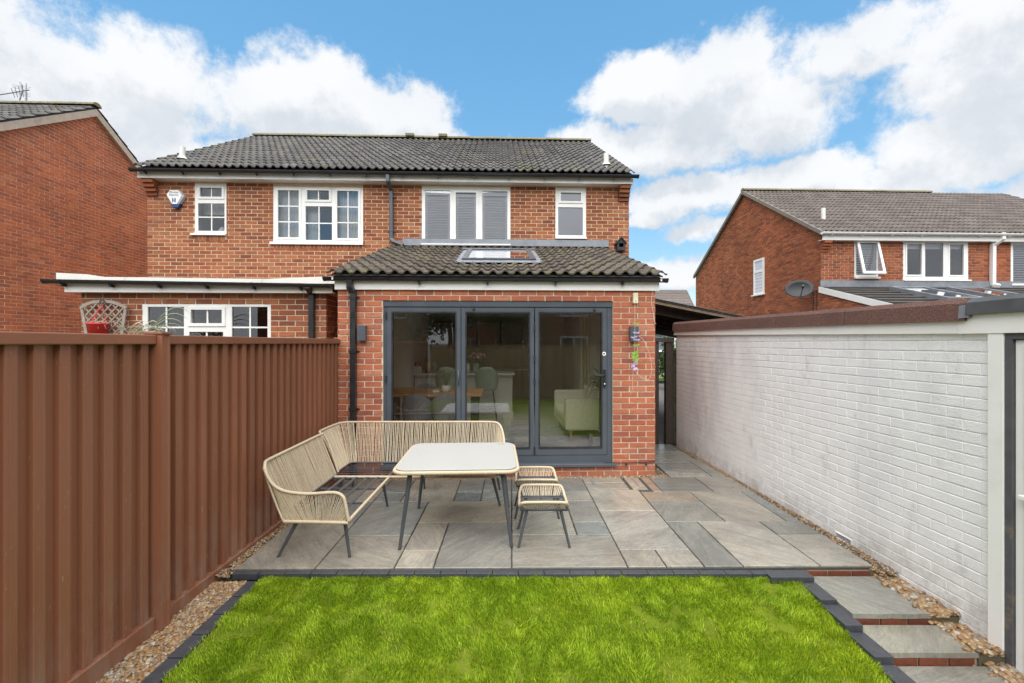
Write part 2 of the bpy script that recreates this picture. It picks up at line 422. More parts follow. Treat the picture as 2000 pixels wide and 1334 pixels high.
# ------------------------------------------------------------------ roof tiles: one wavy tile, repeated
TW = .30
def tilemesh(mat, g, w=TW, amp=.039):
    fr = [0, .16, .30, .42, .58, .70, .84]; hz = [0, 0, .55, 1, 1, .55, 0]
    xs = []; zs = []
    for k in range(2):
        for a, b in zip(fr, hz): xs.append((k + a) * w / 2); zs.append(b * amp)
    xs.append(w + .004); zs.append(0); n = len(xs); ln = g + .03
    v = [(x, 0, z + .030) for x, z in zip(xs, zs)] + [(x, ln, z + .004) for x, z in zip(xs, zs)] + [(x, 0.0, z + .010) for x, z in zip(xs, zs)]
    f = [(i, i + 1, n + i + 1, n + i) for i in range(n - 1)] + [(2 * n + i, 2 * n + i + 1, i + 1, i) for i in range(n - 1)]
    f += [(0, n, 2 * n)]
    sm = [True] * (n - 1) + [False] * n
    me = bpy.data.meshes.new('roof_tile'); me.from_pydata(v, [], f); me.polygons.foreach_set('use_smooth', sm)
    me.materials.append(MT[mat]); me.update(); return me
def tile_roof(parent, o, ex, es, nw, ns, g, mat, skip=None, n_ind=300, seed=3, key=None, house=True, TW=.30):
    """o eave corner, ex along the eave, es up the slope"""
    rr = random.Random(seed); ex = Vector(ex); es = Vector(es); en = ex.cross(es).normalized(); o = Vector(o)
    me = tilemesh(mat, g, TW); M0 = Matrix((ex, es, en)).transposed().to_4x4()
    spots = [(i, j) for j in range(ns) for i in range(nw) if not (skip and skip((i + .5) * TW, (j + .5) * g))]
    def sc(t):
        p = o + ex * (t[0] + .5) * TW + es * (t[1] * g); p = to_world(*p) if house else p
        return (p - Vector((0, 0, CAM_Z))).length
    ind = set(sorted(spots, key=key or sc)[:n_ind]); rest = MB()
    for t in spots:
        M = M0 @ Matrix.Rotation(rr.uniform(-.012, .012), 4, 'Z') @ Matrix.Rotation(rr.uniform(-.006, .010), 4, 'X')
        M.translation = o + ex * (t[0] * TW) + es * (t[1] * g + rr.uniform(-.004, .004)) + en * rr.uniform(0, .003)
        if t in ind: inst('roof_tile', me, parent, M)
        else: rest.add([M @ v.co for v in me.vertices], [tuple(p.vertices) for p in me.polygons], rr.random(), True)
    if rest.f: rest.build('roof_tile_field', mat, parent, kind='stuff')
def ridge_tiles(parent, p0, p1, mat='ridge', r=.12, n=None, L=.45):
    p0 = Vector(p0); p1 = Vector(p1); d = (p1 - p0); ln = d.length; d.normalize(); k = max(1, round(ln / L)); st = ln / k
    me = bpy.data.meshes.new('ridge_tile'); m = 8; v = []; f = []
    for a in range(2):
        for i in range(m + 1):
            t = math.pi * i / m; v.append((a * (st - .008), r * math.cos(t), r * math.sin(t) * .75 - .02))
    for i in range(m): f.append((i, i + 1, m + 2 + i, m + 1 + i))
    f += [tuple(range(m + 1)), tuple(range(m + 1, 2 * m + 2))[::-1]]
    me.from_pydata(v, [], f); me.materials.append(MT[mat]); me.update()
    y = Vector((0, 0, 1)).cross(d); M0 = Matrix((d, y, Vector((0, 0, 1)))).transposed().to_4x4()
    for i in range(k):
        M = M0.copy(); M.translation = p0 + d * st * i + Vector((0, 0, R.uniform(-.004, .006))); inst('ridge_tile', me, parent, M)

# ------------------------------------------------------------------ windows: frame with holes, sashes, panes and bars, all real pieces
def window(parent, px, W, lights, sill=None, glass='glass_up', mat='upvc', name='window', proj=on_wall, T=None, depth=.07, backing=None, label=None, flip=1):
    """px = outer rectangle (x0,x1,y0,y1) in view angles, W plane; lights = [(x0,x1,y0,y1,sash,(nu,nv))]"""
    def rc(x0, x1, y0, y1):
        a0, z1 = proj(x0, (y0), W); a1, z0 = proj(x1, y1, W); zz = proj(x0, y1, W)[1]
        return (min(a0, a1), max(a0, a1), (z0 + zz) / 2, z1)
    T = T or (lambda a, b, d: (a, W + d, b))
    O = rc(*px); G = [rc(*l[:4]) for l in lights]
    fr = MB().plate(O, G, T, .004, depth).build(name, mat, parent, label=label)
    for l, g in zip(lights, G):
        if l[4]:
            e = .042; MB().plate((g[0] - e, g[1] + e, g[2] - e, g[3] + e), [g], T, -.012, .0035).build('sash', mat, fr)
        if len(l) > 6 and l[6]: gm = l[6]
        else: gm = glass
        p = MB(); p.v = []; p.add([T(g[0] - .003, g[2] - .003, .026), T(g[1] + .003, g[2] - .003, .026), T(g[1] + .003, g[3] + .003, .026), T(g[0] - .003, g[3] + .003, .026)], [(0, 1, 2, 3)])
        p.build('pane', gm, fr)
        nu, nv = l[5]
        for i in range(1, nu):
            x = g[0] + (g[1] - g[0]) * i / nu; MB().plate((x - .011, x + .011, g[2], g[3]), [], T, .014, .024).build('glazing_bar', mat, fr)
        for i in range(1, nv):
            z = g[2] + (g[3] - g[2]) * i / nv; MB().plate((g[0], g[1], z - .011, z + .011), [], T, .012, .0245).build('glazing_bar', mat, fr)
    if sill:
        s = rc(*sill); MB().plate(s, [], T, -.05, .05).build('sill', mat, fr)
    return fr, O, G
# ------------------------------------------------------------------ helpers for buildings
X_, Y_, Z_ = Vector((1, 0, 0)), Vector((0, 1, 0)), Vector((0, 0, 1))
def on_plane(px, py, p0, n):                     # houses' frame
    dx = (px - 1007) / 889; dz = (670 - py) / 889
    d = Vector((dx * HC + HS, -dx * HS + HC, dz)); o = Vector((-6.01 * HS, -6.01 * HC, CAM_Z))
    return o + d * ((Vector(p0) - o).dot(Vector(n)) / d.dot(Vector(n)))
def gutter(parent, u0, u1, w, z, mat='black', r=.056, brackets=8, off=None, name='gutter', axis=0, c=0.0):
    m = 8; mb = MB(); prof = [(r * math.cos(math.pi + math.pi * i / m), r * math.sin(math.pi + math.pi * i / m)) for i in range(m + 1)]
    prof = prof + [(x * .9, y * .9) for x, y in prof[::-1]]
    if u1 < u0: u0, u1 = u1, u0
    mb.prism(prof, lambda a, b: (u0, w + a, z + b), lambda a, b: (u1, w + a, z + c + b))
    for ue, zz in ((u0, z), (u1, z + c)):        # stop ends
        s = [(r * 1.08 * math.cos(math.pi + math.pi * i / m), r * 1.08 * math.sin(math.pi + math.pi * i / m)) for i in range(m + 1)]
        mb.prism(s, lambda a, b: (ue - .012, w + a, zz + b), lambda a, b: (ue + .012, w + a, zz + b))
    g = mb.build(name, mat, parent)
    for i in range(brackets):
        u = u0 + (u1 - u0) * (i + .35) / brackets; zz = z + c * (u - u0) / (u1 - u0)
        k = MB(); s = [(r * 1.12 * math.cos(math.pi + math.pi * q / m), r * 1.12 * math.sin(math.pi + math.pi * q / m)) for q in range(m + 1)] + [(r * 1.12, .01), (r, .01)]
        s += [(r * 1.02 * math.cos(2 * math.pi - math.pi * q / m), r * 1.02 * math.sin(2 * math.pi - math.pi * q / m)) for q in range(m + 1)]
        k.prism(s, lambda a, b: (u - .016, w + a, zz + b), lambda a, b: (u + .016, w + a, zz + b))
        k.box(u - .012, u + .012, w - .01, w + r * 1.1, zz - .085, zz - .05)
        k.build('gutter_bracket', mat, g)
    return g
def pipe(parent, pts, mat='black', s=.034, name='downpipe', clips=()):
    mb = MB()
    for p, q in zip(pts[:-1], pts[1:]):
        p = Vector(p); q = Vector(q); d = (q - p).normalized(); a = Vector((1, 0, 0)); a = (a - d * a.dot(d))
        a = a.normalized() if a.length > .3 else Vector((0, 1, 0)); b = d.cross(a)
        p2 = p - d * s * .45; q2 = q + d * s * .45; sq = [(-s, -s), (s, -s), (s, s), (-s, s)]
        mb.prism(sq, lambda x, y: p2 + a * x + b * y, lambda x, y: q2 + a * x + b * y)
    o = mb.build(name, mat, parent, bevel=.006)
    for (u, w, z) in clips:
        c = MB().box(u - s - .006, u + s + .006, w - s - .006, w + s + .03, z - .02, z + .02); c.box(u - s - .035, u + s + .035, w + s - .002, w + s + .02, z - .012, z + .012)
        c.build('pipe_clip', mat, o)
    return o
def corbel(parent, u, sgn, W, ztop, mat, n=4):   # stepped bricks carrying the end of the eaves
    for k in range(n):
        out = .17 - k * .042; z1 = ztop - k * .075
        o = MB().box(u - .215 if sgn > 0 else u, u if sgn > 0 else u + .215, W - out, W + .02, z1 - .068, z1, R.random()).build('corbel_brick', mat, parent)
    return
E0 = 4.962; EW = 2.94; EZ = 5.125; RW = 7.25; RZ = 7.63
RS = Vector((0, RW - EW, RZ - EZ)); RL = RS.length; RS.normalize(); HG = RL / 15
UL, UR, UP = -7.206, 2.47, -7.206 + 16 * .30237
WH = 3.26; WL, WR = -7.168, 2.445
def main_house(label, ua, ub, gable_u, side, wins, zfloor, vis, seed):
    h = thing('brick_house', label, 'house', ((ua + ub) / 2, 6, 0), group='semi-detached pair facing the garden')
    u0, u1 = (WL, UP) if side < 0 else (UP, WR)
    frames = []
    holes = []
    for w in wins:
        fr, O, G = window(h, w['px'], WH, w['lights'], w.get('sill'), glass=w.get('glass', 'glass_up'))
        holes.append(O); frames.append((fr, O, G, w))
    dn = [zfloor] if True else 0
    wall = MB().plate((u0, u1, zfloor, 4.985), holes, lambda a, b, d: (a, WH + d, b), 0, .12).build('wall', 'mortar_house', h)
    F = Face((0, WH, 0), X_, -Y_)
    allh = []
    for O in holes:
        low = .115 if side < 0 else 0
        allh.append((O[0] - .004, O[1] + .004, O[2] - .02 - low, O[3] + .3))
        if low:                                  # bricks on edge under the sill
            x = O[0]
            while x < O[1] - .03:
                MB().box(x + .004, min(x + .064, O[1]), WH - .006 + R.uniform(-.002, .002), WH + .02, O[2] - .155, O[2] - .045, R.random()).build('brick', 'brick_house', h); x += .0735
    bmin = 4.955 - .075 * math.ceil((4.955 - zfloor) / .075)
    # soldier row of bricks on edge under the large window
    bricks(h, F, bmin, 4.95, lambda b: (u0, u1), allh, 'brick_house', 300, vis=vis, seed=seed, shift=u0 % .225)
    # gable end and back of the house
    gu = WR if side > 0 else WL
    poly = [(WH + .12, zfloor if side < 0 else 0), (WH + .12, 4.98), (RW, RZ - .12), (2 * RW - WH, 4.98), (2 * RW - WH, 0), (WH + .12, 0)]
    poly = [(WH + .121, 0), (WH + .121, 5.10), (RW, RZ - .08), (2 * RW - WH, 5.10), (2 * RW - WH, 0)]
    MB().prism(poly, lambda a, b: (gu - side * .12, a, b), lambda a, b: (gu, a, b)).build('wall', 'mortar_house', h)
    if side > 0:
        FG = Face((gu, 0, 0), Y_, X_)
        bricks(h, FG, 2.6, 7.4, lambda b: (WH - .008, 2 * RW - WH) if b < 5.1 else (WH + (b - 5.1) * 1.72, 2 * RW - WH - (b - 5.1) * 1.72), [], 'brick_house', 0, seed=seed + 5)
    MB().box(u0 + .01, u1 - .01, 2 * RW - WH - .12, 2 * RW - WH, 0, 5.1).build('wall', 'mortar_house', h)
    MB().box(u0 + .13, u1 - .13, WH + .13, 2 * RW - WH - .13, 2.62, 2.74).build('floor_slab', 'dark_room', h)
    MB().box(u0 + .13, u1 - .13, WH + 2.4, WH + 2.45, 2.75, 5.05).build('room_wall', 'dark_room', h)
    # roof
    rf = MB()
    for s in (1, -1):
        e = EW + .03; q = [(e, EZ - .02), (RW, RZ - .02), (RW, RZ - .10), (e, EZ - .07)]
        if s < 0: q = [(2 * RW - a, b) for a, b in q]
        rf.prism(q, lambda a, b: (ua + .01, a, b), lambda a, b: (ub - .01, a, b))
    rf = rf.build('roof', 'dark_felt', h)
    tile_roof(rf, (ua, EW, EZ), X_, RS, 16, 15, HG, 'tile', TW=.30237, seed=seed)
    tile_roof(rf, (ub, 2 * RW - EW, EZ), -X_, Vector((0, -RS.y, RS.z)), 16, 15, HG, 'tile', n_ind=0, TW=.30237, seed=seed + 1)
    ridge_tiles(rf, (ua, RW, RZ + .05), (ub, RW, RZ + .05))
    # eaves
    MB().box(ua - .01 if side < 0 else ua, ub if side < 0 else ub + .01, 3.06, 3.078, E0, 5.105).build('fascia', 'upvc', h)
    MB().box(ua - .009 if side < 0 else ua, ub if side < 0 else ub + .009, 3.079, WH, E0 + .004, E0 + .016).build('soffit', 'upvc', h)
    if side > 0:
        MB().box(ub - .006, ub + .0095, 3.079, 2 * RW - 3.079, E0 + .02, 5.09).build('bargeboard', 'upvc', h)
    return h, frames
L_ = lambda x0, x1, y0, y1, s=False, b=(1, 1), m=None: (x0, x1, y0, y1, s, b, m)
r3 = lambda a, b, c, d: (240 + a / 5.8, 240 + b / 5.8, 260 + c / 5.8, 260 + d / 5.8)
r4 = lambda a, b, c, d: (500 + a / 5.8, 500 + b / 5.8, 330 + c / 5.8, 330 + d / 5.8)
r2 = lambda a, b, c, d: (720 + a / 5.8, 720 + b / 5.8, 330 + c / 5.8, 330 + d / 5.8)
r1 = lambda a, b, c, d: (1000 + a / 5.8, 1000 + b / 5.8, 330 + c / 5.8, 330 + d / 5.8)
winL = [dict(px=r3(815, 1172, 570, 1140), sill=r3(778, 1176, 1137, 1160),
             lights=[L_(*r3(875, 1122, 618, 722), True, (2, 1)), L_(*r3(850, 1150, 793, 1107), False, (2, 2))]),
        dict(px=r4(196, 1212, 196, 830), sill=r4(166, 1216, 828, 860),
             lights=[L_(*r4(250, 487, 240, 775), True, (2, 3)), L_(*r4(580, 828, 242, 350), True, (2, 1)), L_(*r4(560, 860, 420, 805), False, (2, 2)), L_(*r4(920, 1158, 248, 785), True, (2, 3))])]
winR = [dict(px=r2(602, 1605, 196, 850), sill=r2(597, 1608, 848, 868),
             lights=[L_(*r2(640, 922, 240, 820)), L_(*r2(988, 1218, 266, 800), True), L_(*r2(1288, 1572, 250, 826))]),
        dict(px=r1(492, 838, 212, 775), sill=r1(488, 842, 772, 795),
             lights=[L_(*r1(552, 780, 268, 365), True), L_(*r1(523, 803, 432, 752), False, (1, 1))])]
def visL(u, z): return z > 3.05 and u > -7.2
def visR(u, z): return z > 3.55 or abs(u + .05) > 2.25
HL, frL = main_house('left half of the brick pair, with georgian barred windows and a white alarm box', UL, UP, WL, -1, winL, 0.0, visL, 11)
HR, frR = main_house('right half of the brick pair, with slatted blinds and the tiled extension in front', UP, UR, WR, 1, winR, 2.62, visR, 12)
corbel(HL, WL, -1, WH, E0 - .002, 'brick_house'); corbel(HR, WR, 1, WH, E0 - .002, 'brick_house')
gl = gutter(HL, -7.26, UP, 2.97, 5.10, brackets=7); gutter(HR, UP + .001, 2.55, 2.97, 5.10, brackets=7)
# things behind the upper windows: curtains, blinds, frosting
def drape(parent, u0, u1, z0, z1, w, name='curtain', mat='curtain', folds=9, amp=.02):
    mb = MB(); n = folds * 4; v = []
    for i in range(n + 1):
        u = u0 + (u1 - u0) * i / n; d = amp * math.sin(i * math.pi / 2 + .4 * math.sin(i)); v += [(u, w + d, z0), (u, w + d, z1)]
    mb.add(v, [(2 * i, 2 * i + 2, 2 * i + 3, 2 * i + 1) for i in range(n)], 0, True); return mb.build(name, mat, parent)
for (fr, O, G, w) in frL:
    wd = O[1] - O[0]
    if wd > 1:
        drape(fr, O[0] + .02, O[0] + .50, O[2] + .03, O[3] - .03, WH + .17)
        drape(fr, O[0] + .60, O[0] + .86, O[2] + .03, O[3] - .03, WH + .18)
        drape(fr, O[1] - .54, O[1] - .02, O[2] + .03, O[3] - .03, WH + .17)
    else:
        drape(fr, O[0] + .02, O[1] - .02, O[2] + .45, O[3] - .03, WH + .25, folds=5)
        MB().lathe([(0, 0), (.06, 0), (.07, .05), (.03, .12), (0, .12)], (O[0] + .42, WH + .19, O[2] + .06), 12).build('ornament', MT['upvc'], fr)
        m = plain('yellow_toy', (.75, .65, .12)); m2 = plain('blue_toy', (.2, .5, .75))
        MB().lathe([(0, 0), (.035, 0), (.03, .08), (0, .09)], (O[1] - .09, WH + .19, O[2] + .06), 10).build('toy_body', m2, fr)
        MB().lathe([(0, .09), (.05, .10), (.02, .17), (0, .18)], (O[1] - .09, WH + .19, O[2] + .06), 10).build('toy_head', m, fr)
for (fr, O, G, w) in frR:
    if O[1] - O[0] > 1:
        for g in G:
            k = 0; z = g[2] + .01; MB().box(g[0] - .02, g[1] + .02, WH + .09, WH + .095, g[2] - .01, g[3] + .02).build('blind_backing', 'blind_gap', fr)
            MB().box(g[0] - .01, g[1] + .01, WH + .04, WH + .085, g[3] - .085, g[3] - .008).build('blind_box', 'blind', fr)
            MB().box(g[0] - .01, g[0] + .045, WH + .045, WH + .085, g[2], g[3] - .09).build('blind_rail', 'blind', fr)
            MB().box(g[1] - .045, g[1] + .01, WH + .045, WH + .085, g[2], g[3] - .09).build('blind_rail', 'blind', fr)
            while z < g[3] - .10:
                T = lambda a, b, c, z=z: (a, WH + .062 + b * .45 - c * .89, z - b * .89 + c * .45)
                MB().box(g[0] + .03, g[1] - .03, -.019, .019, -.002, .002, 0, T).box(g[0] + .03, g[1] - .03, WH + .040, WH + .046, z - .025, z - .014, mi=1).build('slat', ['blind', 'upvc'], fr); z += .0515
    else:
        for g in G:
            MB().box(g[0] - .01, g[1] + .01, WH + .030, WH + .034, g[2] - .01, g[3] + .01).build('frosted_sheet', 'frost', fr)
# flashing, alarm, bird house, vents, pipes
MB().box(-2.16, WR - .42, WH - .03, WH - .013, 3.72, 3.865).box(-2.16, WR - .42, WH - .10, WH - .02, 3.715, 3.735).build('lead_flashing', 'lead', HR)
for k, (px, py) in enumerate(((802, 267), (866, 268))):
    MB().box(-.12, .12, -.16, .16, 0, .07, 0, lambda a, b, c: (on_wall(px, py, RW)[0] + a, RW + b, RZ + .06 + c)).build('ridge_vent', 'ridge', HR if k else HL)
def flue(parent, px, py0, py1, w, mat='upvc_dirty', r=.055):
    q = on_plane(px, py0, (0, EW, EZ + .03), X_.cross(RS)); u, w, z0 = q; z1 = on_wall(px, py1, w)[1]
    mb = MB().tube([(u, w, z0 - .05), (u, w, z1)], r, 12); f = mb.build('vent_pipe', mat, parent)
    MB().lathe([(r + .05, 0), (r + .012, .05), (r, .06)], (u, w, z0 + .02), 12).build('vent_collar', mat, f)
flue(HL, 356, 313, 287, 4.15); flue(HR, 1184, 325, 300, 3.9)
pw = WH - .07
def P2(px, py, w): u, z = on_wall(px, py, w); return (u, w, z)
pipe(HR, [P2(757.5, 337, 2.98), P2(757.5, 353, 2.98), P2(764, 372, pw), P2(764.5, 467, pw), P2(769, 472, pw - .03), P2(786, 478.5, pw - .08)], 'anthracite', .034, clips=[(on_wall(764, 384, pw)[0], pw, on_wall(764, 384, pw)[1]), (on_wall(764, 451, pw)[0], pw, on_wall(764, 451, pw)[1])])

# alarm box: six-sided case with a smaller shield on its face
MT['alarm_grey'] = plain('pale_grey_plastic', (.50, .52, .55), .4); MT['alarm_blue'] = plain('blue_plastic', (.02, .05, .16), .3); MT['print_blue'] = plain('blue_print', (.06, .11, .26), .6, 0)
ac = on_wall(343.5, 387, WH - .05); ab = thing('alarm_box', 'six-sided white alarm box with blue base, high on the wall beside the small barred window', 'alarm box', (ac[0], WH - .03, ac[1]))
hexo = [(-.165, .035), (-.085, .155), (.095, .155), (.175, .03), (.06, -.16), (-.05, -.16)]
hexi = [(-.155, .055), (-.095, .145), (.065, .145), (.135, .04), (.045, -.125), (-.045, -.125)]
MB().prism(hexo, lambda a, b: (ac[0] + a, WH - .006, ac[1] + b), lambda a, b: (ac[0] + a * .93, WH - .075, ac[1] + b * .93)).build('case', 'alarm_grey', ab, bevel=.006)
fm = MB().prism(hexi, lambda a, b: (ac[0] + a, WH - .074, ac[1] + b), lambda a, b: (ac[0] + a, WH - .088, ac[1] + b)).build('shield', 'upvc', ab)
MB().prism([(-.09, -.12), (.10, -.12), (.055, -.19), (-.045, -.19)], lambda a, b: (ac[0] + a, WH - .006, ac[1] + b), lambda a, b: (ac[0] + a, WH - .079, ac[1] + b)).build('lamp_base', 'alarm_blue', ab)
def text(parent, body, mat, size, M, name='lettering'):
    cu = bpy.data.curves.new(name, 'FONT'); cu.body = body; cu.size = size; cu.align_x = 'CENTER'; cu.extrude = .0006; cu.space_line = .85; cu.resolution_u = 3
    o = bpy.data.objects.new(name, cu); COL.objects.link(o); cu.materials.append(MT[mat]); o.parent = parent
    bpy.context.view_layer.update(); me = bpy.data.meshes.new_from_object(o); q = bpy.data.objects.new(name, me); COL.objects.link(q); bpy.data.objects.remove(o); o = q; o.parent = parent
    M = M.copy(); M.translation = M.translation - root_base(parent); o.matrix_basis = M; return o
MTX = Matrix((X_, Z_, -Y_)).transposed().to_4x4(); MTX.translation = Vector((ac[0] - .015, WH - .0895, ac[1] + .085)); text(fm, 'Minster\nAlarms', 'print_blue', .062, MTX)
lg = MB()
for sx in (-1, 1):
    c = ac[0] - .012 + sx * .022
    lg.box(c - .012, c + .012, WH - .0895, WH - .0885, ac[1] - .085, ac[1] - .02); lg.box(c - .016, c + .016, WH - .0897, WH - .0885, ac[1] - .092, ac[1] - .083)
    lg.add([(c - .012, WH - .0895, ac[1] - .02), (c + .012, WH - .0895, ac[1] - .02), (c, WH - .0895, ac[1] + .002)], [(0, 1, 2)])
lg.box(ac[0] - .03, ac[0] + .006, WH - .0894, WH - .0885, ac[1] - .06, ac[1] - .045); lg.build('logo', 'print_blue', fm)
# bird house
bc = on_wall(1212, 478, WH - .1); bh = thing('bird_house', 'small black wooden bird house on the wall above the right end of the tiled roof', 'bird house', (bc[0], WH - .09, bc[1]))
MT['black_wood'] = plain('black_stained_wood', (.03, .03, .033), .7, .3, 20)
u, z = bc; T = lambda d: (lambda a, b: (u + a, WH - d, z + b))
MB().plate((u - .08, u + .08, z - .12, z + .03), [(u - .045, u + .045, z - .055, z + .022)], lambda a, b, d: (a, WH - .16 + d, b), 0, .012).build('front', 'black_wood', bh)
MB().box(u - .08, u - .068, WH - .148, WH - .012, z - .12, z + .03).box(u + .068, u + .08, WH - .148, WH - .012, z - .12, z + .03).box(u - .08, u + .08, WH - .148, WH - .012, z - .132, z - .12).box(u - .08, u + .08, WH - .03, WH - .012, z - .12, z + .1).build('case', 'black_wood', bh)
MB().prism([(-.08, .0302), (.08, .0302), (0, .115)], T(.16), T(.148)).build('gable', 'black_wood', bh)
MB().prism([(-.105, .005), (0, .125), (.105, .005), (.115, .015), (0, .145), (-.115, .015)], T(.185), T(.012)).build('roof', 'black_wood', bh)

# ------------------------------------------------------------------ rear extension with the folding doors
EX = thing('house_extension', 'single-storey red brick extension with tiled lean-to roof and grey folding doors', 'extension', (-.2, 0, 0))
XL, XR, XT = -2.314, 1.861, 2.462
dL, dT = on_wall(748, 587, 0); dR, dB = on_wall(1197, 903, 0)
FL = .165
DH = (dL, dR, FL - .01, dT)
MB().plate((XL, XR, -.15, XT), [DH], lambda a, b, d: (a, d, b), 0, .25).build('wall', 'mortar_ext', EX)
FE = Face((0, 0, 0), X_, -Y_)
bricks(EX, FE, -.083, XT + .04, lambda b: (XL, XR), [(dL - .003, dR + .003, FL - .03, dT + .004)], 'brick_ext', 300, seed=21, shift=XR % .225, jit=.0025, proud=.007)
# the two sides
for s, U in ((-1, XL), (1, XR)):
    MB().box(U if s < 0 else U - .25, U + .25 if s < 0 else U, .251, WH - .002, -.15, 2.60).build('wall', 'mortar_ext', EX)
    MB().prism([(.02, 2.62), (WH - .02, 2.62), (WH - .02, 3.58)], lambda a, b: ((U if s < 0 else U - .2), a, b), lambda a, b: ((U + .2 if s < 0 else U), a, b)).build('wall', 'mortar_ext', EX)
    F = Face((U, 0, 0), Y_ * (1 if s > 0 else -1), X_ * s)
    sp = (lambda b: (0, WH - .01)) if s > 0 else (lambda b: (-(WH - .01), 0))
    bricks(EX, F, -.083, 2.58, sp, [], 'brick_ext', 0, seed=22 + s)
# tiled roof with the roof window
ESO = Vector((-2.385, -.20, 2.625)); ES = Vector((0, 3.45, 1.065)); EL = ES.length; ES.normalize(); EG = EL / 11; EN = X_.cross(ES)
EXW = 4.335; ETW = EXW / 14
def srf(px, py):
    p = on_plane(px, py, ESO + EN * .06, EN) - ESO; return p.dot(X_), p.dot(ES)
SK = [srf(914, 485), srf(903, 504), srf(1046.5, 506), srf(1035.5, 486.5)]
sa0 = (SK[0][0] + SK[1][0]) / 2; sa1 = (SK[2][0] + SK[3][0]) / 2; sb0 = (SK[1][1] + SK[2][1]) / 2; sb1 = (SK[0][1] + SK[3][1]) / 2
TR = lambda a, b, d: tuple(ESO + X_ * a + ES * b + EN * d)
erf = MB().plate((.04, EXW - .04, .03, EL), [(sa0 + .03, sa1 - .03, sb0 + .04, sb1 - .03)], TR, -.02, -.005).build('roof', 'dark_felt', EX)
tile_roof(erf, ESO, X_, ES, 14, 11, EG, 'tile_ext', skip=lambda a, b: sa0 - .04 < a < sa1 + .04 and sb0 - .14 < b < sb1 - .0, TW=ETW, seed=31)
sky_w = MB().plate((sa0, sa1, sb0, sb1), [(sa0 + .085, sa1 - .085, sb0 + .10, sb1 - .085)], TR, -.02, .062).build('roof_window', 'anthracite', erf)
MB().plate((sa0 + .08, sa1 - .08, sb0 + .09, sb1 - .08), [], TR, .046, .052).build('roof_window_pane', glassmat('roof_window_glass', (.93, .95, .95), 1.6, .12), erf)
MB().plate((sa0 - .05, sa1 + .05, sb0 - .26, sb0 - .001), [], TR, .030, .036).plate((sa0 - .11, sa0 - .001, sb0 - .1, sb1 + .1), [], TR, .028, .033).plate((sa1 + .001, sa1 + .11, sb0 - .1, sb1 + .1), [], TR, .028, .033).plate((sa0 - .11, sa1 + .11, sb1 + .001, sb1 + .12), [], TR, .05, .056).build('roof_window_flashing', 'lead', erf)
# eaves of the extension
fu0, fz1 = on_wall(654, 545.5, -.03); fu1, fz0 = on_wall(1287, 568, -.03)
MB().box(fu0, fu1, -.042, -.022, fz0, fz1 + .03).build('fascia', 'upvc', EX)
MB().box(fu0 + .004, fu1 - .004, -.0215, -.009, fz0 + .006, fz0 + .02).build('soffit', 'upvc', EX)
MB().box(fu0 + .02, fu1 - .02, -.115, -.105, 2.585, 2.665).build('eaves_strip', 'anthracite', EX)
gutter(EX, -2.45, 1.985, -.092, 2.605, brackets=5, r=.050)
MB().prism([(-.15, 2.565), (-.15, 2.60), (WH, 3.66), (WH, 3.53)], lambda a, b: (fu0, a, b), lambda a, b: (fu0 + .018, a, b)).build('bargeboard', 'upvc', EX)
MB().prism([(-.15, 2.565), (-.15, 2.60), (WH, 3.66), (WH, 3.53)], lambda a, b: (fu1 - .018, a, b), lambda a, b: (fu1, a, b)).build('bargeboard', 'upvc', EX)
u6, _ = on_wall(690, 600, -.04)
pd = -.045
pipe(EX, [P2(683, 541, -.09), P2(683, 560, -.09), P2(690, 572, pd), (on_wall(690, 600, pd)[0], pd, .0)], 'black', .036, clips=[(on_wall(690, 581, pd)[0], pd, on_wall(690, 581, pd)[1]), (on_wall(690, 687, pd)[0], pd, on_wall(690, 687, pd)[1]), (on_wall(690, 800, pd)[0], pd, on_wall(690, 800, pd)[1])])

# folding doors
r6 = lambda a, b, c, d: (740 + a / 4.043, 740 + b / 4.043, 580 + c / 4.043, 580 + d / 4.043)
DR = thing('folding_door', 'dark grey three-leaf folding glass door in the brick extension', 'folding door', ((dL + dR) / 2, 0, FL))
T6 = lambda a, b, d: (a, .03 + d, b)
l1 = on_wall(740 + 60 / 4.043, 600, .03)[0]; l4 = on_wall(740 + 1803 / 4.043, 600, .03)[0]; lt = on_wall(900, 580 + 82 / 4.043, .03)[1]
lb = on_wall(1100, 580 + 1248 / 4.043, .03)[1]
MB().plate(DH, [(l1, l4, lb, lt)], T6, 0, .09).build('door_frame', 'anthracite', DR)
MB().box(dL + .002, dR - .002, .012, .031, dT - .075, dT - .002).build('head_trim', 'anthracite', DR)
MB().box(dL - .02, dR + .03, -.07, .03, FL - .035, FL + .005).build('sill', 'anthracite', DR, bevel=.005)
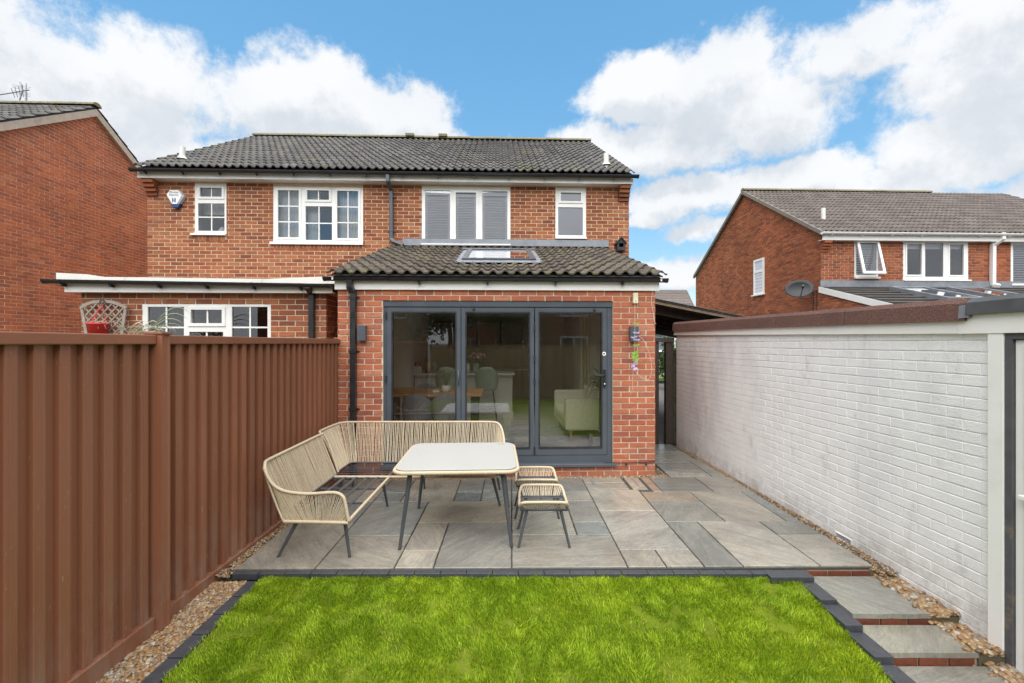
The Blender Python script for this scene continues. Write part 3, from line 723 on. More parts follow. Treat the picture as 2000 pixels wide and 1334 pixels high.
for k, (a, b, ga, gb) in enumerate(((62, 647, 108, 606), (651, 1225, 690, 1187), (1233, 1800, 1268, 1757))):
    ua, ub = on_wall(740 + a / 4.043, 600, .03)[0], on_wall(740 + b / 4.043, 600, .03)[0]
    g0, g1 = on_wall(740 + ga / 4.043, 600, .03)[0], on_wall(740 + gb / 4.043, 600, .03)[0]
    gt = on_wall(900, 580 + 124 / 4.043, .03)[1]; gb_ = on_wall(1100, 580 + 1190 / 4.043, .03)[1]
    lf = MB().plate((ua + .001, ub - .001, lb + .004, lt - .004), [(g0, g1, gb_, gt)], T6, -.008, .055).build('door_leaf', 'anthracite', DR)
    MB().plate((g0 - .012, g1 + .012, gb_ - .012, gt + .012), [(g0 + .006, g1 - .006, gb_ + .006, gt - .006)], T6, -.013, .012).build('glazing_bead', 'black', lf)
    p = MB(); p.add([T6(g0, gb_, .02), T6(g1, gb_, .02), T6(g1, gt, .02), T6(g0, gt, .02)], [(0, 1, 2, 3)]); p.build('pane', 'glass', lf)
    if k == 2:
        hu, hz = on_wall(1181, 739, 0); h = MB().box(hu - .016, hu + .016, .002, .018, hz - .12, hz + .12).build('handle_plate', 'black', lf, bevel=.004)
        MB().tube([(hu, .005, hz + .045), (hu, -.04, hz + .045), (hu - .02, -.048, hz + .045), (hu - .13, -.046, hz + .043)], .009, 8).build('door_handle', 'black', lf)
        MB().lathe([(0, 0), (.007, 0), (.007, .02), (0, .02)], (hu, 0, hz - .085), 10).build('lock_barrel', MT['upvc'], lf)
        cu, cz = on_wall(1180.5, 691, 0); ring = MB()
        for r0, r1, m, d in ((0, .027, 0, .0), (0, .012, 1, -.002)):
            vs = [(cu + r1 * math.cos(t * math.pi / 8), .0195 + d, cz + r1 * math.sin(t * math.pi / 8)) for t in range(16)]; ring.add(vs, [tuple(range(16))], mi=m)
        ring.build('lock_roundel', ['upvc', 'black'], lf)
    if k == 1:
        hu, hz = on_wall(895.5, 738, 0); MB().tube([(hu, .02, hz - .09), (hu, -.01, hz - .085), (hu, -.01, hz + .085), (hu, .02, hz + .09)], .009, 8).build('pull_handle', 'anthracite', lf)
for (px, py) in ((925.5, 605.5), (1161, 607)):
    u, z = on_wall(px, py, .02); MB().lathe([(0, -.0), (.018, 0), (.016, .02), (0, .03)], (u, .02, z), 10).build('door_stop', 'black', DR)
for py in (640, 700, 745, 880):
    u, z = on_wall(740 + 1229 / 4.043, py, .02); MB().box(u - .008, u + .008, .0, .04, z - .045, z + .045).build('hinge', 'black', DR)
for py in (616, 740):
    u, z = on_wall(740 + 58 / 4.043, py, .02); MB().box(u - .008, u + .008, .0, .04, z - .045, z + .045).build('hinge', 'black', DR)

# fittings on the pier walls
def wall_light(px0, px1, py0, py1, label):
    a, z1 = on_wall(px0, py0, -.09); b, z0 = on_wall(px1, py1, -.09)
    t = thing('wall_light', label, 'wall light', ((a + b) / 2, -.05, z0), group='grey box wall lights beside the folding doors')
    MB().box(a, b, -.105, -.02, z0, z1).build('housing', 'anthracite', t, bevel=.003)
    MB().box(a + .02, b - .02, -.0195, .0, z0 + .03, z1 - .03).build('back_plate', 'black', t)
    MB().box(a + .01, b - .01, -.098, -.03, z0 - .002, z0 - .0005).build('lens', 'frost', t)
wall_light(698, 714, 635.5, 665, 'blue-grey box wall light beside the black downpipe, left of the doors')
wall_light(1231.5, 1247, 637.5, 667, 'dark grey box wall light behind the butterfly string, right of the doors')
MT['cream'] = plain('cream_plastic', (.72, .68, .48), .4); MT['cord'] = plain('white_cord', (.7, .7, .66), .7)
a, z1 = on_wall(1236.5, 572, -.05); b, z0 = on_wall(1246.5, 592.5, -.05)
sn = thing('sensor', 'cream plastic sensor high on the right brick pier', 'sensor', ((a + b) / 2, -.03, z0))
MB().box(a, b, -.058, -.01, z0, z1).build('case', 'cream', sn, bevel=.008)
MB().lathe([(0, 0), (.009, 0), (0, .004)], ((a + b) / 2, -.06, z0 + .03), 8).build('eye', 'black', sn)
bs = thing('butterfly_string', 'string of green and lilac butterflies hanging from the sensor on the brick pier', 'hanging ornament', (on_wall(1240, 650, -.12)[0], -.12, 1.2))
W1 = -.125
MB().tube([P2(x, y, W1) for x, y in ((1240, 592), (1240, 640), (1239.5, 700), (1238, 713))], .0018, 5).build('cord', 'cord', bs)
MB().tube([P2(x, y, W1 - .01) for x, y in ((1238, 713), (1235, 745), (1236, 762))], .0015, 5).build('cord', 'cord', bs)
MB().tube(spline([P2(x, y, W1) for x, y in ((1237, 665), (1242, 656), (1255, 662), (1268, 690), (1273, 720), (1268, 740), (1258, 740), (1243, 728), (1239, 712))], 5), .0018, 5).build('cord', 'cord', bs)
MT['green_wing'] = plain('green_wing', (.22, .42, .05), .5, .2, 60); MT['lilac_wing'] = plain('lilac_wing', (.45, .36, .58), .5, .2, 60)
for (px, py, m, an, fl) in ((1242, 632, 'green_wing', .05, 1), (1242, 650, 'lilac_wing', 0, 1), (1238, 658.5, 'lilac_wing', .2, 1), (1243, 663.5, 'lilac_wing', -.1, 1), (1242, 674.5, 'green_wing', .1, 1), (1240, 690, 'green_wing', .3, 0), (1240, 697, 'green_wing', .1, 0), (1240.5, 702, 'green_wing', -.2, 0), (1239, 712, 'lilac_wing', .8, 0), (1237.5, 718, 'lilac_wing', -.7, 0)):
    u, z = on_wall(px, py, W1); bt = MB()
    for s in (-1, 1):
        wg = [(0, 0), (.028, .028), (.048, .026), (.045, .006), (.028, -.004), (.036, -.020), (.020, -.027), (0, -.007)]
        ca, sa = math.cos(an), math.sin(an)
        vs = [(u + s * x * ca - (y * (.45 if fl else 1)) * sa, W1 - .004 - x * .35, z + s * x * sa + (y * (.45 if fl else 1)) * ca) for x, y in wg]
        bt.add(vs, [tuple(range(8))])
    bt.tube([(u, W1 - .004, z - .02), (u, W1 - .004, z + .02)], .003, 5)
    bt.build('butterfly', m, bs)
MB().tube(spline([P2(x, y, -.02) for x, y in ((1274, 569), (1272.5, 590), (1276, 612), (1278, 627), (1281, 633))], 5), .003, 5).build('cable', 'cord', EX)
MB().tube([P2(x, y, -.03) for x, y in ((1180, 903), (1204, 904), (1235, 903.5), (1262, 903), (1279.5, 900))], .006, 6).build('cable', 'black', EX)
for px in (1165, 1223, 1262): u, z = on_wall(px, 907, -.02); MB().box(u - .008, u + .008, -.03, 0, z - .012, z + .012).build('cable_clip', 'black', EX)

# ------------------------------------------------------------------ neighbour's flat-roofed extension
WX = .42; NE = thing('neighbour_extension', 'low flat-roofed brick extension behind the brown fence with white edge boards', 'extension', (-4.2, WX, 0))
NL, NRt = -5.916, -2.622
r5 = lambda a, b, c, d: (120 + a / 5.8, 120 + b / 5.8, 520 + c / 5.8, 520 + d / 5.8)
fr5, O5, G5 = window(NE, (277.8, 528.8, 590.7, 728), WX, [L_(288, 358.8, 599, 720, False, (2, 3)), L_(373.4, 434, 604.8, 631.2, True, (2, 1)), L_(369, 435.5, 648, 720, False, (2, 2)), L_(452.4, 522.2, 599, 720, False, (2, 3))], glass='glass_up')
MB().plate((NL, NRt, 0, 2.50), [O5], lambda a, b, d: (a, WX + d, b), 0, .2).build('wall', 'mortar_ext', NE)
bricks(NE, Face((0, WX, 0), X_, -Y_), .05, 2.46, lambda b: (NL, NRt), [(O5[0] - .004, O5[1] + .004, O5[2], O5[3] + .003)], 'brick_house', 220, vis=lambda u, z: z > 1.72, seed=41, proud=.007)
MB().box(NRt - .2, NRt, WX + .2, WH - .01, 0, 2.5).build('wall', 'mortar_ext', NE); MB().box(NL, NL + .2, WX + .2, WH - .01, 0, 2.5).build('wall', 'mortar_ext', NE)
bricks(NE, Face((NRt, 0, 0), Y_, X_), .05, 2.46, lambda b: (WX, WH - .02), [], 'brick_house', 40, vis=lambda a, z: z > 1.75 and a < 1.3, seed=42)
MB().box(NL + .21, NRt - .21, WH - .06, WH - .02, 0, 2.4).build('back_wall', 'black', NE)
fz = on_wall(300, 571, .3)[1]
MB().box(-6.03, -2.50, .30, .32, fz, 2.60).build('fascia', 'upvc', NE)
MB().box(-6.03, -2.50, .3205, WX - .01, fz + .004, fz + .016).build('soffit', 'upvc', NE)
MB().box(-6.0, -2.47, .33, WH - .02, 2.50, 2.60).build('roof', 'dark_felt', NE)
tb = MB(); up = [(150, 533), (172, 536), (205, 541), (300, 542), (400, 543.5), (520, 545), (560, 543), (640, 539.5)]
pt = [on_wall(x, y, .26) for x, y in up]; pt[0] = (-6.09, pt[0][1]); pt[-1] = (-2.44, pt[-1][1])
for (a, za), (b, zb) in zip(pt[:-1], pt[1:]): tb.prism([(0, 0), (1, 0), (1, 1), (0, 1)], lambda x, y: (a if x == 0 else b, .25, (2.565 if y == 0 else (za if x == 0 else zb))), lambda x, y: (a if x == 0 else b, .45, (2.565 if y == 0 else (za if x == 0 else zb))))
tb.build('roof_edge_trim', 'upvc_dirty', NE)
gutter(NE, -6.22, -2.50, .235, 2.60, brackets=6, r=.052, c=-.045)
gx = on_wall(609, 600, WX - .05)[0]
pipe(NE, [(gx, .235, 2.52), (gx, WX - .05, 2.44), (gx, WX - .05, .2)], 'black', .036)

# trellis, hanging pot and dry plants above the fence
MT['old_wood'] = plain('grey_weathered_wood', (.33, .29, .25), .9, .25, 20, .3, 60); MT['red'] = plain('red_plastic', (.62, .03, .03), .4, .1, 8); MT['straw'] = plain('dry_leaf', (.38, .34, .24), .8, .3, 12); MT['leaf_green'] = plain('dull_green_leaf', (.20, .24, .12), .7, .3, 12)
TW_ = .36; tr = thing('trellis', 'small fan-shaped grey wooden trellis standing above the fence', 'trellis', (*on_wall(205, 640, TW_)[:1], TW_, 1.3))
def stick(mb, p, q, w=.022, d=.01, dw=0.):
    a = Vector(P2(*p, TW_ - dw)); b = Vector(P2(*q, TW_ - dw)); t = (b - a).normalized(); s = Vector((-t.z, 0, t.x)) * w / 2
    mb.prism([(0, 0), (1, 0), (1, 1), (0, 1)], lambda x, y: (a if x == 0 else b) + (s if y else -s), lambda x, y: (a if x == 0 else b) + (s if y else -s) + Vector((0, -d, 0)))
for p, q in (((161, 600), (171, 655)), ((247, 600), (239, 655))): m = MB(); stick(m, p, q, .036, .02); m.build('post', 'old_wood', tr)
arc = MB(); ap = [(159, 602), (170, 595), (185, 590), (203, 588), (222, 590), (238, 596), (249, 602)]
for p, q in zip(ap[:-1], ap[1:]): stick(arc, p, q, .04, .024, .002)
arc.build('arched_top', 'old_wood', tr)
cx0 = lambda y: 163 + (y - 600) * .18; cx1 = lambda y: 245 - (y - 600) * .15
for i in range(-5, 6):
    for s in (1, -1):
        xs = 204 + i * 15; pts = []
        for k in range(41):
            y = 592 + k * 1.6; x = xs + s * (y - 625) * .95
            if cx0(y) < x < cx1(y) and y > 590 + abs(x - 204) ** 2 * .006: pts.append((x, y))
        if len(pts) > 3: m = MB(); stick(m, pts[0], pts[-1], .016, .008, .004 if s > 0 else .013); m.build('slat', 'old_wood', tr)
pc = on_wall(191, 640, TW_ - .12); pot = thing('hanging_pot', 'red plastic pot hanging from the trellis by red cords', 'plant pot', (pc[0], TW_ - .12, pc[1]))
MB().lathe([(.115, .06), (.125, .06), (.125, .045), (.117, .04), (.09, -.12), (0, -.12)], (pc[0], TW_ - .12, pc[1]), 20).build('pot', 'red', pot)
hk = P2(199, 592, TW_ - .04)
for dx, dw in ((-.11, 0), (.11, 0), (.0, -.10)): MB().tube([(pc[0] + dx, TW_ - .12 + dw, pc[1] + .05), hk], .004, 5).build('cord', 'red', pot)
MB().tube([(hk[0] + .03 * math.cos(t), hk[1], hk[2] + .02 + .03 * math.sin(t)) for t in [i * math.pi / 6 for i in range(12)]], .006, 6, closed=True).build('hook', 'black', pot)
lv = MB(); r_ = random.Random(4)
for i in range(16):
    a = r_.uniform(0, 6.28); l = r_.uniform(.08, .2); p = Vector((pc[0], TW_ - .12, pc[1] + .05)); pts = [p + Vector((math.cos(a) * l * t, math.sin(a) * l * t * .6, .06 * math.sin(t * 2.6) - .10 * t * t)) for t in (0, .3, .6, 1)]
    lv.tube(pts, [.004, .006, .004, .001], 4)
lv.build('dry_leaves', 'straw', pot)
sp = on_wall(285, 655, -.25); dp = thing('spiky_plant', 'grey-green spiky plant with long drooping leaves poking over the fence by its post', 'plant', (sp[0], -.25, 1.4))
r_ = random.Random(9)
def blade(p, a, l, rise, droop, w0, mat, parent, wdir=1):
    m = MB(); pts = []; n = 7
    for i in range(n + 1):
        t = i / n; pts.append(p + Vector((math.cos(a) * l * t, math.sin(a) * l * t * .5, rise * math.sin(t * 2.2) * l - droop * t * t * l)))
    vs = []
    for i, q in enumerate(pts):
        t = i / n; w = w0 * (1 - t) ** .6 * (.6 + .4 * min(1, t * 4)); s = Vector((-math.sin(a) * .4, math.cos(a) * .4, .9)) * w; c = Vector((0, 0, -w * .5))
        vs += [q - s, q + c * .6 + Vector((0, -w * .5, 0)), q + s]
    fs = [];
    for i in range(n): b = 3 * i; fs += [(b, b + 1, b + 4, b + 3), (b + 1, b + 2, b + 5, b + 4)]
    return m.add(vs, fs, 0, True).build('leaf', mat, parent)
for i in range(44):
    blade(Vector((sp[0] + r_.uniform(-.22, .08), -.25, 1.87 + r_.uniform(-.02, .03))), r_.choice([0, math.pi, .5, 2.6]) + r_.uniform(-.5, .5), r_.uniform(.15, .32), r_.uniform(.25, .8), r_.uniform(.1, .6), r_.uniform(.006, .012), r_.choice(['straw', 'leaf_green', 'straw', 'old_wood']), dp)
for k in range(4): blade(Vector((sp[0] + .02, -.25, 1.88)), r_.uniform(-.2, .2), .42 + k * .05, .35 + k * .09, .12, .010, 'leaf_green', dp)

# ------------------------------------------------------------------ neighbouring house at the left: long gable wall
GU = -10.0; gA = Vector((GU, 5.33, 7.38)); sl_ = math.tan(rad(32.5))
LH = thing('brick_house', 'big red-brown brick gable wall rising at the left behind the fence', 'house', (-12, 5, 0))
gw0, gw1 = 5.33 - 4.05, 5.33 + 4.25; gz0 = 7.38 - 4.05 * sl_; gz1 = 7.38 - 4.25 * sl_
MB().prism([(gw0, 0), (gw0, gz0), (5.33, 7.36), (gw1, gz1), (gw1, 0)], lambda a, b: (GU - .2, a, b), lambda a, b: (GU, a, b)).build('wall', 'mortar_gable', LH)
MB().box(GU - 8, GU - .2, gw0, gw0 + .2, 0, gz0).build('wall', 'mortar_gable', LH); MB().box(GU - 8, GU - .2, gw1 - .2, gw1, 0, gz1).build('wall', 'mortar_gable', LH)
bricks(LH, Face((GU, 0, 0), Y_, X_), .02, 7.33, lambda b: (max(gw0, 5.33 - (7.36 - b) / sl_ if b > gz0 else gw0), min(gw1, 5.33 + (7.36 - b) / sl_ if b > gz1 else gw1)), [], 'brick_gable', 300,
       vis=lambda a, b: b > 1.85 and 1.6 < a < 6.7, seed=51, proud=.005)
es1 = Vector((0, math.cos(rad(32.5)), math.sin(rad(32.5)))); es2 = Vector((0, -es1.y, es1.z))
g0 = gA - es1 * 5.1 + Z_ * .05; g1 = gA - es2 * 5.3 + Z_ * .05
lrf = MB()
for e, o in ((es1, g0), (es2, g1)):
    l = 5.1 if e is es1 else 5.3; n = X_.cross(e) if e is es1 else e.cross(X_)
    lrf.plate((-8, .06, 0, l), [], lambda a, b, d: tuple(o + X_ * a + e * b + n * d), -.03, .01)
lrf = lrf.build('roof', 'dark_felt', LH)
tile_roof(lrf, g0 + X_ * (-8), X_, es1, 27, 15, .34, 'tile', n_ind=90, seed=52)
tile_roof(lrf, g1 + X_ * (.10), -X_, es2, 27, 15, .353, 'tile', n_ind=0, seed=53)
MT['stone_verge'] = plain('pale_painted_bargeboard', (.52, .44, .36), .7, .15, 8, dirt=(.30, .26, .20), dscale=4)
for e, l in ((es1, 5.15), (es2, 5.35)):
    o = gA + Z_ * .02; n = Vector((0, 0, 1))
    MB().prism([(0, 0), (-l, 0), (-l, -.17), (0, -.17)], lambda a, b: tuple(o + e * a + n * b + X_ * .002), lambda a, b: tuple(o + e * a + n * b + X_ * .09)).build('bargeboard', 'stone_verge', LH)
ridge_tiles(lrf, gA + Vector((-8, 0, .10)), gA + Vector((.12, 0, .10)))
# television aerial on its ridge
aw = 5.33; au, az = on_wall(51, 205, aw); ae = thing('tv_aerial', 'thin television aerial on a pole at the top left roof', 'aerial', (au, aw, 7.45))
MT['steel'] = plain('dull_steel', (.30, .31, .33), .4, .1, 5, metal=.8)
MB().tube([(au, aw, 7.4), (au, aw, on_wall(51, 180, aw)[1])], .02, 8).build('pole', 'steel', ae)
def A2(px, py, d=0.): u, z = on_wall(px, py, aw + d); return (u, aw + d, z)
MB().tube([A2(-30, 189.5), A2(56, 176)], .014, 6).build('boom', 'steel', ae)
for k in range(5): t = k / 4; x = 25 + t * 26; y = 181.5 - t * 5; m = MB().tube([A2(x - 4 + k, y - 10 - k, -.15), A2(x + 4 - k, y + 9 + k, .15)], .006, 5); m.build('element', 'steel', ae)
MB().tube([A2(39, 160), A2(44, 176), A2(38, 196)], .016, 6).build('reflector', 'steel', ae)
for k in range(-3, 4):
    if k: MB().tube([A2(24, 160 + 3 * k + 14, -.3), A2(60, 166 + 3 * k + 14, .3)], .003, 4).build('element', 'steel', ae)

# ------------------------------------------------------------------ neighbouring house at the right
RU, RF = 8.751, 6.37
ra = on_side(1455, 374, RU); rsl = (ra[1] - 4.80) / (ra[0] - (RF - .15)); rb0 = 14.45
RH = thing('brick_house', 'brick house at the right behind the white garage, with grey-brown roof and white gutter', 'house', (12, 8, 0))
RE = 4.76; rend = RU + 10
def Rz(w): return ra[1] - rsl * (ra[0] - w) if w < ra[0] else ra[1] - (ra[1] - 4.8) / (rb0 - ra[0]) * (w - ra[0])
gwin = None
rg = lambda px, py, U: on_side(px, py, U)
TG = lambda a, b, d: (RU + d, a, b)
MB().prism([(RF + .021, -.3), (RF + .021, 4.80), (ra[0], ra[1] - .03), (rb0, 4.78), (rb0, -.3)], lambda a, b: (RU + .02, a, b), lambda a, b: (RU + .2, a, b)).build('wall', 'mortar_gable', RH)
rs = lambda a, b, c, d: (1560 + a / 4.545, 1560 + b / 4.545, 420 + c / 4.545, 420 + d / 4.545)
RW_ = [dict(px=rs(496, 706, 222, 550), sill=rs(492, 716, 548, 566), lights=[L_(*rs(512, 690, 240, 530), False)]),
       dict(px=rs(930, 1505, 228, 575), sill=rs(925, 1520, 573, 586), lights=[L_(*rs(960, 1090, 258, 530), True), L_(*rs(1124, 1286, 250, 548)), L_(*rs(1340, 1462, 262, 533), True)]),
       dict(px=rs(1885, 2500, 240, 612), sill=rs(1880, 2510, 610, 628), lights=[L_(*rs(1905, 2090, 262, 600)), L_(*rs(2120, 2300, 262, 600), True), L_(*rs(2330, 2480, 262, 600))])]
holes = []; RFr = []
for w in RW_:
    fr, O, G = window(RH, w['px'], RF, w['lights'], w['sill']); holes.append(O); RFr.append((fr, O, G))
MB().plate((RU + .02, rend, -.3, RE + .02), holes, lambda a, b, d: (a, RF + .02 + d, b), 0, .15).build('wall', 'mortar_gable', RH)
bricks(RH, Face((0, RF + .02, 0), X_, -Y_), 2.2, RE, lambda b: (RU + .01, rend), [(o[0] - .003, o[1] + .003, o[2] - .02, o[3] + .3) for o in holes], 'brick_right', 300, vis=lambda u, z: z > 3.25 and u < 13.4, seed=61, proud=.012)
bricks(RH, Face((RU + .02, 0, 0), -Y_, -X_), 1.0, ra[1] - .08, lambda b: (-min(rb0, ra[0] + (ra[1] - .04 - b) / rsl if b > 4.8 else rb0), -max(RF, ra[0] - (ra[1] - .04 - b) / rsl if b > 4.8 else RF + .012)),
       [(-on_side(1472, 505, RU)[0], -on_side(1493, 505, RU)[0], on_side(1482, 574, RU)[1], on_side(1482, 505, RU)[1])], 'brick_right', 0, seed=62, proud=.012)
MB().box(RU + .2, rend, rb0 - .2, rb0, -.3, 4.7).box(RU + .3, rend, RF + 2.6, RF + 2.65, 2.5, 4.7).box(RU + .3, rend, RF + .2, RF + 2.6, 2.4, 2.5).box(RU + .21, rend, RF + .18, RF + 2.7, 4.705, 4.75).build('inner_wall', 'dark_room', RH)
for (fr, O, G), kind in zip(RFr, ('blind', 'plain', 'blind')):
    if kind == 'blind':
        z = O[2] + .03
        while z < O[3] - .06:
            T = lambda a, b, c, z=z: (a, RF + .16 + b * .8 - c * .6, z + b * .6 + c * .8)
            MB().box(O[0] + .03, O[1] - .03, -.022, .022, -.002, .002, 0, T).build('slat', 'blind', fr); z += .05
    else:
        drape(fr, O[0] + .03, O[0] + .26, O[2], O[3], RF + .22, folds=3)
        MB().box(O[0] + .05, O[1] - .05, RF + .12, RF + .16, O[3] - .2, O[3] - .02).build('roller_blind', 'blind', fr)
        u0 = O[0] + .75
        MB().plate((u0, u0 + .3, O[2] + .35, O[2] + .7), [(u0 + .03, u0 + .27, O[2] + .38, O[2] + .67)], lambda a, b, d: (a, RF + 2.57 + d, b), 0, .03).build('picture_frame', 'black', RH)
# the small sash standing open, hinged at its top
fr, O, G = RFr[0]; an = rad(-13)
os0 = (O[0] + .03, O[1] - .01, O[2] + .02, O[3] - .03)
def TO(a, b, d):
    dy = b - os0[3]; q = rad(14); return (a, RF - .01 + dy * math.sin(q) + d * math.cos(q), os0[3] + dy * math.cos(q) - d * math.sin(q))
sa = MB().plate(os0, [(os0[0] + .07, os0[1] - .07, os0[2] + .07, os0[3] - .07)], TO, -.04, .0).build('open_sash', 'upvc', fr)
p = MB(); p.add([TO(os0[0] + .06, os0[2] + .06, -.02), TO(os0[1] - .06, os0[2] + .06, -.02), TO(os0[1] - .06, os0[3] - .06, -.02), TO(os0[0] + .06, os0[3] - .06, -.02)], [(0, 1, 2, 3)]); p.build('open_sash_pane', 'glass_up', fr)
# gable window
gi = (on_side(1472.5, 507, RU), on_side(1492.5, 575, RU)); ga0, ga1 = gi[1][0], gi[0][0]; gz1_ = (on_side(1482, 506, RU)[1]); gz0_ = on_side(1482, 575, RU)[1]
TGW = lambda a, b, d: (RU - .01 + d, a, b)
gm = gz0_ + (gz1_ - gz0_) * .64
gl_ = [(ga0 + .07, ga1 - .07, gz0_ + .07, gm - .03), (ga0 + .07, ga1 - .07, gm + .05, gz1_ - .07)]
gf = MB().plate((ga0, ga1, gz0_, gz1_), gl_, TGW, -.01, .03).build('window', 'upvc', RH)
for g in gl_: MB().plate(g, [], TGW, .010, .018).build('pane', 'frost', gf)
for k in range(7): z = gl_[0][2] + .05 + k * .11; MB().plate((gl_[0][0], gl_[0][1], z, z + .06), [], TGW, .006, .0095).build('blind_slat', 'blind', gf)
MB().plate((ga0 - .05, ga1 + .05, gz0_ - .04, gz0_ - .001), [], TGW, -.06, .02).build('sill', 'upvc', gf)
# roof
re1 = Vector((0, ra[0] - (RF - .22), ra[1] - 4.80)); rl = re1.length; re1.normalize(); ro = Vector((RU - .10, RF - .22, 4.80))
rrf = MB().plate((.02, 10, 0, rl), [], lambda a, b, d: tuple(ro + X_ * a + re1 * b + X_.cross(re1) * d), -.05, -.002)
re2 = Vector((0, -(rb0 - ra[0]), ra[1] - 4.80)); rl2 = re2.length; re2.normalize(); ro2 = Vector((RU - .10, rb0, 4.80))
rrf.plate((.02, 10, 0, rl2), [], lambda a, b, d: tuple(ro2 + X_ * a + re2 * b + re2.cross(X_) * d), -.05, -.002)
rrf = rrf.build('roof', 'dark_felt', RH)
tile_roof(rrf, ro, X_, re1, 33, 15, rl / 15, 'tile_right', n_ind=300, seed=63, key=lambda t: t[0] + .35 * t[1] if t[0] < 26 else 900 + t[0])
ridge_tiles(rrf, (RU - .10, ra[0], ra[1] + .05), (RU + 7.0, ra[0], ra[1] + .05))
MT['verge_dark'] = plain('grey_verge', (.22, .20, .17), .9, .2, 12)
for (o, e, l) in ((ro, re1, rl), (ro2, re2, rl2)):
    MB().prism([(0, .03), (l, .03), (l, -.09), (0, -.09)], lambda a, b: tuple(o + e * a + Z_ * b + X_ * (-.02)), lambda a, b: tuple(o + e * a + Z_ * b + X_ * .06)).build('verge', 'verge_dark', RH)
MB().box(RU - .06, rend, RF - .16, RF - .14, 4.60, 4.76).build('fascia', 'upvc', RH)
MB().box(RU - .055, rend, RF - .139, RF + .02, 4.605, 4.617).build('soffit', 'upvc', RH)
gutter(RH, RU - .12, rend, RF - .235, 4.80, 'upvc', r=.062, brackets=12)
corbel(RH, RU + .01, -1, RF + .02, 4.60, 'brick_right', 4)
q = on_plane(1608, 431, ro, X_.cross(re1)); MB().tube([tuple(q - Z_ * .1), (q.x, q.y, on_wall(1608, 407, q.y)[1])], .06, 12).build('vent_pipe', 'upvc_dirty', RH)
rp = lambda px, py, w: (*on_wall(px, py, w)[:1], w, on_wall(px, py, w)[1])
def rz(x, y, w): u, z = on_wall(1560 + x / 4.545, 420 + y / 4.545, w); return (u, w, z)
pipe(RH, [rz(1810, 165, RF - .2), rz(1810, 210, RF - .2), rz(1725, 268, RF - .05), rz(1722, 620, RF - .05), rz(1775, 628, RF - .1)], 'upvc', .05)
# its lean-to roof with two roof windows
va, vb = on_side(1601, 560, RU), on_side(1785, 603, RU)
le = Vector((0, va[0] - vb[0], va[1] - vb[1])).normalized(); lo = Vector((RU, va[0], va[1])) - le * 4.6; LN = X_.cross(le)
MT['slate'] = plain('dark_slate_tile', (.065, .058, .055), .6, .3, 8, .3, 60, dirt=(.10, .09, .06), dscale=3)
NX = thing('neighbour_extension', 'lean-to at the right neighbour with slate roof, white verge and two roof windows', 'extension', (11, 4, 0))
TL = lambda a, b, d: tuple(lo + X_ * a + le * b + LN * d)
lrr = MB().plate((0.02, 8, 0, 4.6), [], TL, -.10, -.03).build('roof', 'dark_felt', NX)
for k in range(13):
    MB().plate((0.0, 8.0, k * .354, k * .354 + .37), [], lambda a, b, d, k=k: TL(a, b, d + .045 - (b - k * .354) * .10), -.03, .0).build('tile_course', 'slate', lrr)
MB().prism([(0, 0), (4.6, 0), (4.6, -.16), (0, -.16)], lambda a, b: tuple(lo + le * a + Z_ * b + X_ * (-.03)), lambda a, b: tuple(lo + le * a + Z_ * b)).build('bargeboard', 'upvc', NX)
MB().prism([(vb[0] - 1.3, -.3), (va[0], -.3), (va[0], va[1] - .05), (vb[0] - 1.3, TL(0, 4.6 - (va[0] - vb[0] + 1.3) / le.y, 0)[2] - .05)], lambda a, b: (RU + .02, a, b), lambda a, b: (RU + .2, a, b)).build('wall', 'mortar_gable', NX)
bricks(NX, Face((RU + .02, 0, 0), -Y_, -X_), 1.5, 3.2, lambda b: (-va[0], -max(vb[0] - 1.3, va[0] - (va[1] - .05 - b) / (le.z / le.y))), [], 'brick_right', 120, vis=lambda a, b: b > 2.2, seed=64, proud=.012)
MB().box(RU - .02, RU + 6.0, RF - .03, RF + .015, va[1] - .04, va[1] + .17).build('lead_flashing', 'lead', NX)
for (x0, y0, x1, y1, x2, y2, x3, y3) in ((1757, 563, 1822, 563, 1905, 585, 1830, 585), (1878, 563, 1935, 565, 2020, 585, 1950, 588)):
    q = [on_plane(x, y, lo + LN * .08, LN) - lo for x, y in ((x0, y0), (x1, y1), (x2, y2), (x3, y3))]
    a0 = (q[0].dot(X_) + q[3].dot(X_)) / 2; a1 = (q[1].dot(X_) + q[2].dot(X_)) / 2; b1 = (q[0].dot(le) + q[1].dot(le)) / 2; b0 = (q[2].dot(le) + q[3].dot(le)) / 2
    MB().plate((a0, a1, b0, b1), [(a0 + .08, a1 - .08, b0 + .09, b1 - .08)], TL, .02, .13).build('roof_window', 'lead', lrr)
    MB().plate((a0 + .07, a1 - .07, b0 + .08, b1 - .07), [], TL, .10, .106).build('roof_window_pane', MT['glass_up'], lrr)
# satellite dish
dw, dz = on_side(1558, 566, RU - .45); sd = thing('satellite_dish', 'dark grey satellite dish on the side wall of the right-hand house', 'satellite dish', (RU - .3, dw, dz))
dn = Vector((-.35, -.86, .25)).normalized(); dx_ = Vector((1, 0, 0)); dx_ = (dx_ - dn * dx_.dot(dn)).normalized(); dy_ = dn.cross(dx_)
c = Vector((RU - .42, dw, dz)); ds = MB(); vs = []; fs = []; n = 24
MT['dish'] = plain('dark_grey_dish', (.035, .037, .043), .6)
for side in (0, 1):
    for i in range(5):
        q = i / 4
        for k in range(n): a = 2 * math.pi * k / n; vs.append(c + dx_ * (.37 * q * math.cos(a)) + dy_ * (.26 * q * math.sin(a)) + dn * (.10 * q * q + side * -.012))
for side in (0, 1):
    b = side * 5 * n
    for i in range(4):
        for k in range(n): fs.append((b + i * n + k, b + i * n + (k + 1) % n, b + (i + 1) * n + (k + 1) % n, b + (i + 1) * n + k))
